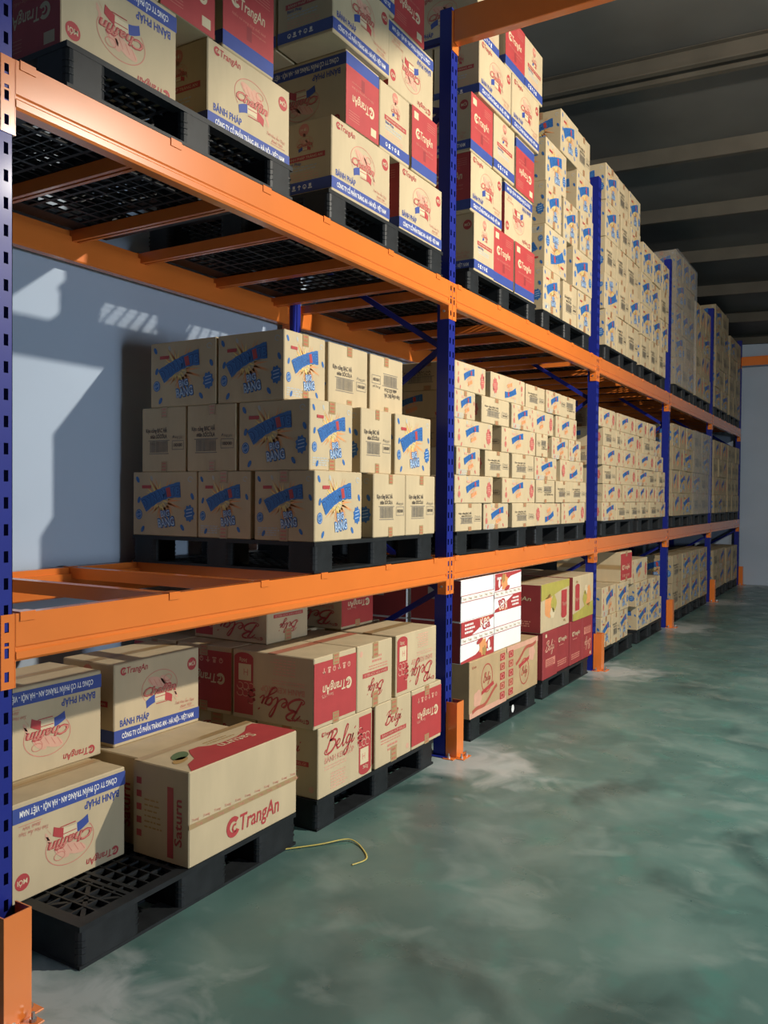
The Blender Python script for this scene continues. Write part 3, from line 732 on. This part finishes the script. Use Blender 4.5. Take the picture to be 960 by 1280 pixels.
def RB(k):
    A = Art(.33, .345); W, H = A.W, A.H
    if k == 0:
        script(A, .05, .58*H, .20, .075, 'ink_palered', .007); A.rect(.06, .25*H, .28, .42*H, 'ink_lightred', 1, 'text_box'); lines(A, .075, .37*H, .27, 4, .013, .006, 'carton_red', 'text_box', 2)
        A.rect(.05, .88*H, .085, .95*H, 'ink_kraft', 1, 'paper_label')
    else:
        logo(A, .06, .66*H, .030, 'ink_kraft', .21); lines(A, .08, .57*H, .22, 1, .02, .006, 'ink_lightred'); lines(A, .04, .22*H, .28, 3, .016, .009, 'ink_lightred', seed=6)
    return A
def YB(flip):
    A = Art(.63, .35); W, H = A.W, A.H; x = (lambda a: W-a) if flip else (lambda a: a); g = (lambda z: H-z) if flip else (lambda z: z)
    A.poly([(x(0), g(H)), (x(W), g(H)), (x(W), g(.84*H)), (x(.45), g(.80*H)), (x(.2), g(.70*H)), (x(0), g(.66*H))], 'ink_olive', 1, 'colour_band')
    A.rect(min(x(.44), x(.57)), min(g(.22*H), g(.78*H)), max(x(.44), x(.57)), max(g(.22*H), g(.78*H)), 'ink_red', 2, 'red_panel')
    A.ell(x(.505), g(.23*H), .065, .02, 'ink_red', 3, 'red_panel'); A.text('Tràng An', x(.515), g(.5*H)-.02, .028, 'ink_palered', .11, layer=4, part='red_panel', align='C')
    A.blob(x(.16), g(.52*H), .085, .085, 'ink_orange', 1, 'picture_print', 5, .08); A.blob(x(.27), g(.55*H), .06, .06, 'ink_olive', 2, 'picture_print', 4, .1); A.blob(x(.24), g(.36*H), .05, .04, 'ink_kraft', 2, 'picture_print', 6, .1)
    A.text('500g', x(.52)-.03, g(.12*H)-.01, .018, 'ink_brown', .06, part='small_print')
    return A
def plain_tape(W, H):
    A = Art(W, H); A.rect(0, H*.5-.025, W, H*.5+.025, 'tape', 1, 'tape_strip'); A.line(0, H*.5, W, H*.5, .003, 'ink_brown', 2, 'tape_strip'); return A
def red_tape(W, H):
    A = Art(W, H); A.rect(0, H*.5-.025, W, H*.5+.025, 'tape_red', 1, 'tape_strip'); return A
for c, a in dict(BL=BL, BR=BR, BK=BK, GL=GL, GR=GR, GK=GK, SL=SL, SS=SS, ST=ST, DB=DB,
                 DL=lambda: dyn(.40, .31, 'cloud', True, 'blue'), DE=lambda: dyn(.34, .31, 'tape', True, 'blue'),
                 PL=lambda: dyn(.55, .163, 'cloud', True, 'pink'), PE=lambda: dyn(.37, .163, 'tape', True, 'pink'), PB=lambda: DB(.37, .163),
                 WP=lambda: white(0), WD=lambda: white(1), WS=redside, OL=lambda: OV(0), OR=lambda: OV(1), RA=lambda: RB(0), RC=lambda: RB(1),
                 YL=lambda: YB(0), YR=lambda: YB(1), TP=lambda: plain_tape(.45, .33), TR=lambda: red_tape(.33, .45)).items():
    ARTS[c] = a().build()
SIDE = dict(BL='BR', BR='BL', BK='BL', GL='GK', GR='GL', GK='GL', SL='SS', DB='DL', DL='DE', DE='DL', PL='PB', PE='PL', PB='PL', WP='WS', WD='WS', OL='TR0', OR='TR0', RA='RA', RC='RA', YL='RC', YR='RC')
BODY = dict(B='kraft', G='kraft', S='kraft', D='kraft', P='kraft', W='carton_white', O='kraft_brown', R='carton_red', Y='kraft')
DEPTH = dict(BL=.30, BR=.48, BK=.48, GL=.34, GR=.455, GK=.455, SL=.28, DB=.41, DL=.33, DE=.40, PL=.37, PE=.53, PB=.53, WP=.34, WD=.34, OL=.40, OR=.40, RA=.42, RC=.42, YL=.42, YR=.42)
DESC = dict(BL='blue-banded kraft carton, side out', BR='carton, red end out', BK='blue-banded carton, icon end out', GL='wafer carton, script side out', GR='wafer carton, red end out',
            GK='wafer carton, taped end out', SL='large taped kraft carton', DB='candy carton, barcode end out', DL='kraft candy carton, cloud print', DE='kraft candy carton, taped print',
            PL='low kraft carton, cloud print', PE='low kraft carton, taped print', PB='low kraft carton, barcode end', OL='brown carton, red oval badge', OR='brown carton, inverted oval badge',
            RA='red carton, script and textbox', RC='red carton, pale round logo', YL='kraft carton, olive top band', YR='kraft carton, olive base band')
FM = {'front': Matrix(((0, -1, 0), (1, 0, 0), (0, 0, 1))), 'side': Matrix.Identity(3), 'top': Matrix(((0, 0, -1), (1, 0, 0), (0, -1, 0)))}
def put_art(root, code, face, W_, D_, H_, flip=False, split=True):
    A = ARTS[code]
    fw, fh = (W_, H_) if face == 'front' else ((D_, H_) if face == 'side' else (W_, D_))
    # carton local frame: x -D..0 (front at 0), y 0..W, z 0..H
    org = {'front': Vector((0, 0, 0)), 'side': Vector((-D_, 0, 0)), 'top': Vector((0, 0, H_))}[face]
    R = FM[face].to_4x4(); sc = Matrix.Diagonal((fw/A.W, 1, fh/A.H, 1))
    M = Matrix.Translation(org) @ R
    if flip: M = M @ Matrix.Translation((fw, 0, fh)) @ Matrix.Diagonal((-1, 1, -1, 1))
    M = M @ sc
    items = A.meshes.items() if split else [('printed_artwork', A.one)]
    made = {}
    for nm, me in items:
        sub = nm.split('>'); o = bpy.data.objects.new(sub[-1].split('#')[0], me); COL.objects.link(o)
        if len(sub) == 2 and sub[0] in made: o.parent = made[sub[0]]
        else: o.parent = root; o.matrix_basis = M; made[nm] = o
        if o.name.split('.')[0] in ('printed_artwork', 'small_print', 'picture_print', 'barcode', 'handling_icons', 'emblem', 'sunburst', 'slogan'): o['kind'] = 'stuff'
def carton(x, y0, y1, z, h, code, D=None, flip=False, side=None, sideflip=None, split=True, label='', group=None, top=None, rz=0, body=None, art=True):
    W_ = y1-y0-.004; D = D or DEPTH[code]; g = .002
    b = MB(); c = .004; bm_ = body or BODY[code[0]]
    b.chamfer(-D, 0, 0, W_, .0005, h-.0005, c, bm_)
    if code[0] in 'WY' or code in ('GZ',):      # red ends on these cartons
        k = b.slot('carton_red')
        for i, f in enumerate(b.f):
            if all(abs(b.v[j][1]) < 1e-6 for j in f) or all(abs(b.v[j][1]-W_) < 1e-6 for j in f): b.m[i] = k
    root = link('carton', b.mesh('carton'), None, (x, y0+g, z), rz)
    tag(root, label, 'carton', group)
    if art: put_art(root, code, 'front', W_, D, h, flip, split)
    if side: put_art(root, side, 'side', W_, D, h, flip if sideflip is None else sideflip, split)
    if top: put_art(root, top, 'top', W_, D, h, False, split)
    return root

# ------------------------------------------------------------------ stacks of cartons
LEV = {'F': (0, 'floor'), 'M': (Z1+.004, 'lower-shelf'), 'T': (Z2+.004, 'upper-shelf')}
TIER = ['bottom', 'second', 'third', 'fourth', 'fifth', 'sixth']
N_STACK = {}
def stack(bay, lev, io, py, rows, h, ty='narrow', split=True, px=0.0, backs=True, toptape=False, plabel=True, zb=None, far=False):
    """rows: bottom up; each a list of (y0, y1, code[, {opts}]).  io: 'outer' (away from the end wall) or 'inner'"""
    z0, lname = LEV[lev]
    where = '%s %s stack, %s bay' % (io, lname, bay_ord[bay])
    lab_bay = '%s bay from the end wall' % bay_ord[bay]
    pallet(py, z0, 'black plastic pallet under the %s %s stack, %s' % (io, lname, lab_bay), ty, px)
    z = z0+PH
    for t, row in enumerate(rows):
        hh = h[t] if isinstance(h, (list, tuple)) else h
        n = len(row)
        for i, it in enumerate(row):
            y0, y1, code = it[:3]; op = dict(it[3]) if len(it) > 3 else {}
            flip = code.endswith('u'); code = code.rstrip('u')
            exposed = i == 0 or row[i-1][1] < y0-.02
            sd = op.get('side', SIDE.get(code) if exposed else None)
            pos = n-1-i
            ps = 'nearest wall' if (pos == 0 and n > 1) else (ords[pos]+' from wall' if n > 1 else 'alone')
            words = '%s%s, %s tier, %s, %s' % ('inverted ' if flip else '', DESC[code], TIER[t], ps, where)
            xx = op.get('x', px+random.uniform(-.012, .004))
            carton(xx, y0, y1, z, hh, code, op.get('d'), flip, sd if sd != 'TR0' else None, op.get('sf'), split, words, 'cartons on the '+where, op.get('top', 'TP' if (toptape and t == len(rows)-1) else None), body=op.get('body', 'kraft_far_dimmed' if far and BODY[code[0]] == 'kraft' else None))
            if backs and i == 0 and not op.get('nob'):
                D = op.get('d') or DEPTH[code]; bc = op.get('bs', sd if sd and sd != 'TR0' else code)
                D2 = min(.46, 1.06-D-.02)
                if D2 > .2:
                    carton(xx-D-.012, y0+.004, y0+.32, z, hh, code, D2, flip, bc, op.get('sf'), split, '%s, behind the outermost front carton, %s tier, %s' % ('carton in shade', TIER[t], where), 'rear cartons on the '+where, art=False, body='kraft' if code[0] != 'W' else None)
        z += hh
    return z

# --- fifth bay from the end wall (nearest the open end)
stack(1, 'T', 'outer', -2.58, [
    [(-2.566, -2.083, 'BLu', {'x': -.05}), (-1.93, -1.436, 'BL', {'x': -.05, 'side': 'BK'})],
    [(-2.45, -2.165, 'BK', {'x': -.05}), (-2.163, -1.89, 'BRu', {'x': -.05}), (-1.85, -1.545, 'BR', {'x': -.05})]], .332)
stack(1, 'T', 'inner', -1.22, [
    [(-1.193, -.687, 'BL', {'side': 'BK', 'bs': 'BK'}), (-.587, -.115, 'BL')],
    [(-1.087, -.80, 'BRu', {'side': 'BL'}), (-.781, -.486, 'BK'), (-.475, -.193, 'BR')],
    [(-1.229, -.748, 'BL', {'x': .02, 'side': 'BK'}), (-.706, -.232, 'BLu')],
    [(-1.15, -.86, 'BR'), (-.80, -.665, 'BK'), (-.66, -.34, 'BRu')]], .332)
zt = stack(1, 'M', 'inner', -1.31, [
    [(-1.312, -.93, 'DL', {'x': 0, 'd': .33, 'nob': 1, 'side': 'DE'}), (-.829, -.515, 'DB', {'x': 0}), (-.513, -.188, 'DB', {'x': 0})],
    [(-1.309, -.968, 'DE', {'x': -.03, 'd': .395, 'nob': 1, 'side': 'DL'}), (-.898, -.609, 'DB', {'x': -.03}), (-.574, -.186, 'DL', {'x': -.03})],
    [(-1.309, -.991, 'DE', {'x': -.17, 'd': .382, 'nob': 1, 'side': 'DL'}), (-.967, -.616, 'DB', {'x': -.17}), (-.593, -.253, 'DBu', {'x': -.17})]], .31)
for t, cols in enumerate(([(-.353, .318, 'DE'), (-.676, .424, 'DL')], [(-.44, .30, 'DB'), (-.749, .29, 'DB')], [(-.561, .42, 'DL')])):
    for j, (xf, d, sc_) in enumerate(cols):
        carton(xf, -1.311, -.99, Z1+.004+PH+t*.31, .31, 'DB', d, side=sc_, sideflip=False, art=False, label='shaded candy carton, %s tier, %s back from the aisle, lower-shelf stack of fifth bay' % (TIER[t], ords[j+1]), group='rear cartons on the inner lower-shelf stack, fifth bay')
# floor, open-end pallet
pallet(-2.53, 0, 'black plastic pallet partly bare beside the large carton with red top', 'wide')
W5 = 'outer floor stack, fifth bay'
carton(-.29, -2.565, -2.088, PH, .325, 'BL', None, True, 'BR', label='upside-down blue-banded biscuit carton on the floor pallet, under another inverted carton', group='cartons on the '+W5, top='TP')
carton(-.48, -2.51, -2.035, PH+.325, .325, 'BL', None, True, 'BR', label='upside-down blue-banded biscuit carton on top of another on the floor pallet', group='cartons on the '+W5, top='TP')
carton(-.47, -1.985, -1.51, PH+.335, .325, 'BL', None, False, 'BK', label='upright blue-banded biscuit carton behind the large carton with red top', group='cartons on the '+W5, top='TP')
carton(0.0, -2.063, -1.426, PH, .345, 'SL', .28, False, 'SS', label='large taped kraft carton with red printed top on floor pallet', group='cartons on the '+W5, top='ST')
carton(-.292, -2.02, -1.50, PH, .335, 'SL', .40, False, 'SS', label='plain-topped kraft carton wedged behind the large carton with red top', group='cartons on the '+W5, art=False)
carton(-.70, -2.03, -1.50, PH, .335, 'SL', .37, False, None, label='kraft carton in the shade under the upright blue-banded carton', group='cartons on the '+W5, art=False)
carton(-.62, -2.54, -2.09, PH, .325, 'SL', .40, False, None, label='kraft carton in the shade behind the inverted blue-banded carton', group='cartons on the '+W5, art=False)
# floor, inner pallet
zt = stack(1, 'F', 'inner', -1.28, [
    [(-1.274, -.822, 'GL', {'x': 0, 'd': .34}), (-.795, -.435, 'GK', {'x': 0}), (-.431, -.09, 'GRu', {'x': 0})],
    [(-1.308, -.969, 'GRu', {'x': 0, 'nob': 1, 'side': 'GL', 'top': 'TR'}), (-.962, -.636, 'GKu', {'x': 0, 'top': 'TR'}), (-.600, -.155, 'GLu', {'x': 0, 'top': 'TP', 'd': .34})]], .312)
zu = PH+.312
WI = 'rear cartons on the inner floor stack, fifth bay'
carton(-.47, -1.30, -.85, zu, .312, 'GL', .34, True, 'GR', label='shaded wafer carton with red end, behind the front cartons, second tier', group=WI, art=False, top='TP')
carton(-.82, -1.30, -.85, zu, .312, 'GL', .28, True, 'GR', label='shaded wafer carton at the back of the floor stack, second tier', group=WI, art=False)
carton(-.50, -.84, -.50, zu, .312, 'GK', .44, True, None, label='shaded wafer carton behind the middle front carton, second tier', group=WI, art=False, top='TP')
carton(-.37, -.49, -.14, zu, .312, 'GK', .44, True, None, label='shaded wafer carton behind the inverted script carton, second tier', group=WI, art=False, top='TP')
carton(-.375, -1.161, -.834, zu+.314, .24, 'GK', .455, True, 'GL', label='taped kraft carton with red end lying on the rear wafer cartons under the beam', group='top cartons under the lower beam')
carton(-.33, -.60, -.285, zu+.314, .24, 'GR', .455, True, 'GL', label='wafer carton with red end out, lying on the rear wafer cartons under the beam', group='top cartons under the lower beam')

# --- fourth bay
stack(2, 'T', 'outer', .22, [
    [(.289, .585, 'BK'), (.585, .912, 'BR'), (.929, 1.287, 'BR')],
    [(.251, .722, 'BL', {'side': 'BR'}), (.765, 1.255, 'BLu')],
    [(.240, .559, 'BR'), (.561, .899, 'BK'), (.932, 1.265, 'BRu')],
    [(.300, .794, 'BL', {'x': .015, 'side': 'BK'}), (.806, 1.300, 'BL', {'x': .015})],
    [(.315, .638, 'BK'), (.688, 1.019, 'BR', {'x': .015}), (1.022, 1.355, 'BK', {'x': .015})]], .343)
stack(2, 'T', 'inner', 1.46, [
    [(1.462, 1.824, 'DE'), (1.915, 2.245, 'DB'), (2.253, 2.605, 'DE')],
    [(1.492, 1.970, 'DLu'), (2.113, 2.605, 'DL')],
    [(1.501, 1.829, 'DE'), (1.905, 2.245, 'DE'), (2.277, 2.61, 'DE')],
    [(1.512, 1.961, 'DL'), (2.204, 2.615, 'DL')],
    [(1.794, 2.204, 'DL'), (2.206, 2.544, 'DB')]], .310)
ROWM = [
    [(.082, .448, 'PB'), (.490, .882, 'PE'), (.931, 1.348, 'PB')],
    [(.058, .601, 'PL'), (.761, 1.345, 'PL')],
    [(.074, .398, 'PE'), (.496, .881, 'PB'), (.920, 1.317, 'PB')],
    [(.055, .592, 'PL'), (.741, 1.345, 'PL')],
    [(.055, .336, 'PE'), (.417, .852, 'PB'), (.893, 1.245, 'PE')],
    [(.055, .483, 'PL'), (.554, 1.129, 'PLu')]]
stack(2, 'M', 'outer', .09, ROWM, .1633)
stack(2, 'M', 'inner', 1.37, [
    [(1.367, 1.909, 'PLu'), (1.922, 2.494, 'PL')],
    [(1.370, 1.753, 'PBu'), (1.774, 2.110, 'PB'), (2.124, 2.510, 'PB')],
    [(1.350, 1.808, 'PE'), (1.893, 2.450, 'PLu')],
    [(1.366, 1.596, 'PBu'), (1.718, 2.084, 'PE'), (2.086, 2.381, 'PE')],
    [(1.252, 1.731, 'PL'), (1.793, 2.285, 'PL')],
    [(1.174, 1.544, 'PB'), (1.552, 1.871, 'PE'), (1.880, 2.254, 'PBu')]], .1633)
# floor
z = PH
stack(2, 'F', 'outer', .30, [[(.282, .855, 'OL', {'x': 0, 'd': .42, 'nob': 1}), (.857, 1.430, 'OR', {'x': 0, 'd': .42})]], .345, backs=False)
zc = PH+.345
WW = 'white cartons on the fourth-bay floor stack'
carton(-.01, .178, .666, zc, .247, 'WD', None, False, 'WS', label='white carton with red printed corners, directly on the brown badge carton', group=WW)
carton(-.01, .178, .658, zc+.247, .247, 'WP', None, False, 'WS', label='plain white taped carton on top of the red-cornered white carton', group=WW)
carton(-.01, .672, 1.128, zc, .247, 'WP', None, False, None, label='plain white taped carton sitting on the inverted brown badge carton', group=WW)
carton(-.01, .666, 1.124, zc+.247, .247, 'WD', None, True, None, label='upside-down red-printed white carton on top of a plain white one', group=WW)
for j in range(2):
    for t in range(2):
        carton(-.37-.36*j, .17, .62, zc+t*.247, .245, 'WP', .34, False, 'WS', label='shaded red-ended white carton, %s tier, %s back from the aisle, beside blue post' % (TIER[t], ords[j+1]), group='rear white cartons on the fourth-bay floor stack', art=False)
carton(-.43, .29, .86, PH, .345, 'OL', .42, False, None, label='brown carton in shade below the rear red-ended white cartons', group='rear cartons on the outer floor stack, fourth bay', art=False)
carton(-.43, .87, 1.43, PH, .345, 'OL', .42, False, None, label='brown carton in shade behind the inverted badge carton', group='rear cartons on the outer floor stack, fourth bay', art=False, top='TP')
stack(2, 'F', 'inner', 1.53, [
    [(1.530, 1.846, 'RA'), (1.848, 2.160, 'RC'), (2.162, 2.470, 'RC'), (2.474, 2.755, 'RAu')],
    [(1.488, 2.120, 'YL', {'x': 0, 'nob': 1, 'top': 'TP'}), (2.215, 2.752, 'YR', {'x': 0, 'top': 'TP'})]], [.347, .352])
for j, (a, c) in enumerate(((1.49, 2.10), (2.12, 2.75))):
    carton(-.435, a, c, PH+.347, .352, 'YL', .42, False, None, label='shaded kraft carton behind the olive-banded carton %s' % ('beside the white cartons' if j == 0 else 'with its band at the base'), group='rear cartons on the inner floor stack, fourth bay', art=False, top='TP')

# --- third bay
stack(3, 'T', 'outer', 3.02, [
    [(3.02, 3.35, 'DE'), (3.40, 3.74, 'DB'), (3.76, 4.17, 'DB')],
    [(3.00, 3.43, 'DLu'), (3.44, 3.77, 'DB'), (3.80, 4.20, 'DL')],
    [(3.02, 3.36, 'DB'), (3.38, 3.72, 'DB'), (3.74, 4.15, 'DB')],
    [(3.01, 3.44, 'DL'), (3.50, 3.83, 'DB'), (3.85, 4.20, 'DE')],
    [(3.00, 3.40, 'DE'), (3.42, 3.76, 'DB'), (3.78, 4.19, 'DL')]], .314, split=False)
stack(3, 'T', 'inner', 4.27, [
    [(4.29, 4.63, 'DB'), (4.66, 5.0, 'DB'), (5.02, 5.36, 'DB')],
    [(4.28, 4.70, 'DL'), (4.76, 5.15, 'DE'), (5.17, 5.5, 'DE')],
    [(4.27, 4.68, 'DL'), (4.72, 5.05, 'DE'), (5.08, 5.49, 'DB')],
    [(4.30, 4.71, 'DL'), (4.74, 5.15, 'DL'), (5.17, 5.5, 'DE')]], .308, split=False)
stack(3, 'M', 'outer', 2.98, [
    [(3.007, 3.462, 'PE'), (3.470, 3.938, 'PB')], [(3.050, 3.625, 'PL'), (3.684, 4.255, 'PL')], [(3.042, 3.444, 'PB'), (3.501, 4.173, 'PL')],
    [(3.009, 3.607, 'PL'), (3.636, 4.130, 'PL')], [(3.028, 3.428, 'PB'), (3.456, 3.670, 'PB'), (3.687, 4.30, 'PL')], [(2.90, 3.393, 'PL'), (3.477, 4.081, 'PL')]], .1645, split=False)
stack(3, 'M', 'inner', 4.26, [
    [(3.969, 4.363, 'PB'), (4.397, 4.717, 'PB'), (4.72, 5.177, 'PB'), (5.19, 5.465, 'PE')], [(4.265, 4.66, 'PL'), (4.67, 5.006, 'PL'), (5.03, 5.451, 'PE')],
    [(4.186, 4.693, 'PE'), (4.70, 5.071, 'PB'), (5.095, 5.420, 'PB')], [(4.150, 4.866, 'PL'), (4.942, 5.340, 'PE')],
    [(4.423, 4.893, 'PB'), (4.916, 5.26, 'PE')], [(4.093, 4.60, 'PL'), (4.61, 4.982, 'PL')]], .1645, split=False)
stack(3, 'F', 'outer', 2.98, [
    [(3.03, 3.33, 'DE'), (3.335, 3.62, 'DB'), (3.625, 3.93, 'DE')], [(3.06, 3.495, 'PE', {'side': 'DE'}), (3.515, 3.90, 'DL')]], [.275, .26], split=False)
carton(0.0, 3.62, 4.02, PH+.535, .285, 'GR', .62, False, 'TP', label='wafer carton with plain red end jutting over the small candy cartons', group='top cartons in the third floor bay', body='kraft')
carton(-.02, 4.10, 4.74, PH+.48, .235, 'PL', .4, False, None, label='kraft candy carton lying on the small cartons beside the red-ended one', group='top cartons in the third floor bay')
stack(3, 'F', 'inner', 4.26, [
    [(4.28, 4.753, 'DL'), (4.783, 5.372, 'DL')], [(4.216, 4.541, 'DE'), (4.56, 4.889, 'DE'), (4.901, 5.261, 'DE')]], .24, split=False)

# --- second and first bay
def regular(y0, y1, n, codes, seed):
    R = random.Random(seed); w_ = (y1-y0)/n; out = []
    for i in range(n): out.append((y0+i*w_+R.uniform(0, .012), y0+(i+1)*w_-R.uniform(0, .02), R.choice(codes)))
    return out
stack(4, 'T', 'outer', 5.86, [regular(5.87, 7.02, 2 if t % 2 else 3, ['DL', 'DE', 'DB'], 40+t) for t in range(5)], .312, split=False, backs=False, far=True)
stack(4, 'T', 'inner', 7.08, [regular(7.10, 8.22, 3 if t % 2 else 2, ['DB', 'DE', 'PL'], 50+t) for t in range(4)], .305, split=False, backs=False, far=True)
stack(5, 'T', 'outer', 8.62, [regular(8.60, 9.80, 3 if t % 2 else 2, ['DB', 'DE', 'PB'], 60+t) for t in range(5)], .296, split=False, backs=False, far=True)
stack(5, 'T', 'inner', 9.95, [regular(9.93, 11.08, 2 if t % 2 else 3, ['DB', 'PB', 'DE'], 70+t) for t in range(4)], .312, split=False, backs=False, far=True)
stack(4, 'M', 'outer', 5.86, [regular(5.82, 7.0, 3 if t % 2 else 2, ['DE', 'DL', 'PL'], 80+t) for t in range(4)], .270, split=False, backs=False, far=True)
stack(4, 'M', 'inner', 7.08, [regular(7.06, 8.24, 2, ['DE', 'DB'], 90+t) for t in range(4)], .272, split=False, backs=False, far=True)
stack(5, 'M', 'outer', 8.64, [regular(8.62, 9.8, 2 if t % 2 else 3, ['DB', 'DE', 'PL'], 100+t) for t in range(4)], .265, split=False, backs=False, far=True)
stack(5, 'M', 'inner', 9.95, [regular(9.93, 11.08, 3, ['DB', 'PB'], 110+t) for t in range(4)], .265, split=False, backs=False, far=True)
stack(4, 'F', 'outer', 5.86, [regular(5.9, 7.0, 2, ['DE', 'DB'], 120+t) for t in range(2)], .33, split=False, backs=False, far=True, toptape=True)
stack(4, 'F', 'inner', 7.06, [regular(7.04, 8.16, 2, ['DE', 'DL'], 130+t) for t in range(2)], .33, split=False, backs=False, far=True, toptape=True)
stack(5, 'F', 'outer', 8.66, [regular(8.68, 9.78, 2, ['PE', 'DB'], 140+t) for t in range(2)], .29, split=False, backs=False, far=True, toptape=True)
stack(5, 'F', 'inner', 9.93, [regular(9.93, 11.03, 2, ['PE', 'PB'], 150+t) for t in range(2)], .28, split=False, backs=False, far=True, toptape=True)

# stretch film round two stacks
def film(y0, y1, z0, z1, label):
    b = MB(); x1, x0, st = .018, -.5, .0
    ys = [y0-.01, y1+.01]
    nz = 14
    b.poly([(x1, ys[0], z0), (x1, ys[1], z0), (x1, ys[1], z1), (x1, ys[0], z1)], 'stretch_film')
    for y in ys: b.poly([(x1, y, z0), (x0, y, z0), (x0, y, z1), (x1, y, z1)], 'stretch_film')
    tag(link('stretch_film', b.mesh('film')), label, 'plastic wrap')
film(5.86, 7.03, Z2+.01+PH, Z2+PH+5*.312, 'shiny clear stretch film round the outer upper-shelf stack, second bay')
film(7.05, 8.25, Z1+.01+PH, Z1+PH+4*.272, 'shiny clear stretch film round the inner lower-shelf stack, second bay')

# ------------------------------------------------------------------ small things
def tube(pts, r, mt, name, flat=1.0):
    b = MB(); n = 6; rings = []
    P = []
    for i in range(len(pts)-1):
        p0 = Vector(pts[max(i-1, 0)]); p1 = Vector(pts[i]); p2 = Vector(pts[i+1]); p3 = Vector(pts[min(i+2, len(pts)-1)])
        for k in range(6):
            t = k/6; P.append(.5*((2*p1)+(-p0+p2)*t+(2*p0-5*p1+4*p2-p3)*t*t+(-p0+3*p1-3*p2+p3)*t**3))
    P.append(Vector(pts[-1])); k_ = b.slot(mt)
    for i, p in enumerate(P):
        d = (P[min(i+1, len(P)-1)]-P[max(i-1, 0)]).normalized(); s = d.cross(Vector((0, 0, 1))).normalized(); u = s.cross(d)
        rings.append(len(b.v))
        for j in range(n):
            a = j*2*math.pi/n; b.v.append(tuple(p+s*r*math.cos(a)+u*r*flat*math.sin(a)))
    for i in range(len(P)-1):
        for j in range(n):
            q = (j+1) % n; b.f.append((rings[i]+j, rings[i]+q, rings[i+1]+q, rings[i+1]+j)); b.m.append(k_)
    return b.mesh(name, smooth=True)
me = tube([(-.04, -1.545, .003), (.005, -1.49, .004), (.094, -1.388, .006), (.150, -1.31, .010), (.185, -1.285, .008), (.25, -1.315, .004), (.328, -1.397, .003), (.31, -1.477, .003)], .004, 'strap', 'strap', .6)
tag(link('strapping_band', me), 'loose yellow strapping band lying on the green floor', 'strap')
b = MB(); b.ell = None
b.prism([(.022*math.cos(i*math.pi/6)+.957, .026*math.sin(i*math.pi/6)+.060) for i in range(12)], .0, .0015, 'sticker', 'x')
o = link('white_sticker', b.mesh('sticker'), None, (.004, 0, 0))
tag(o, 'small white round sticker stuck on a black pallet block', 'sticker')
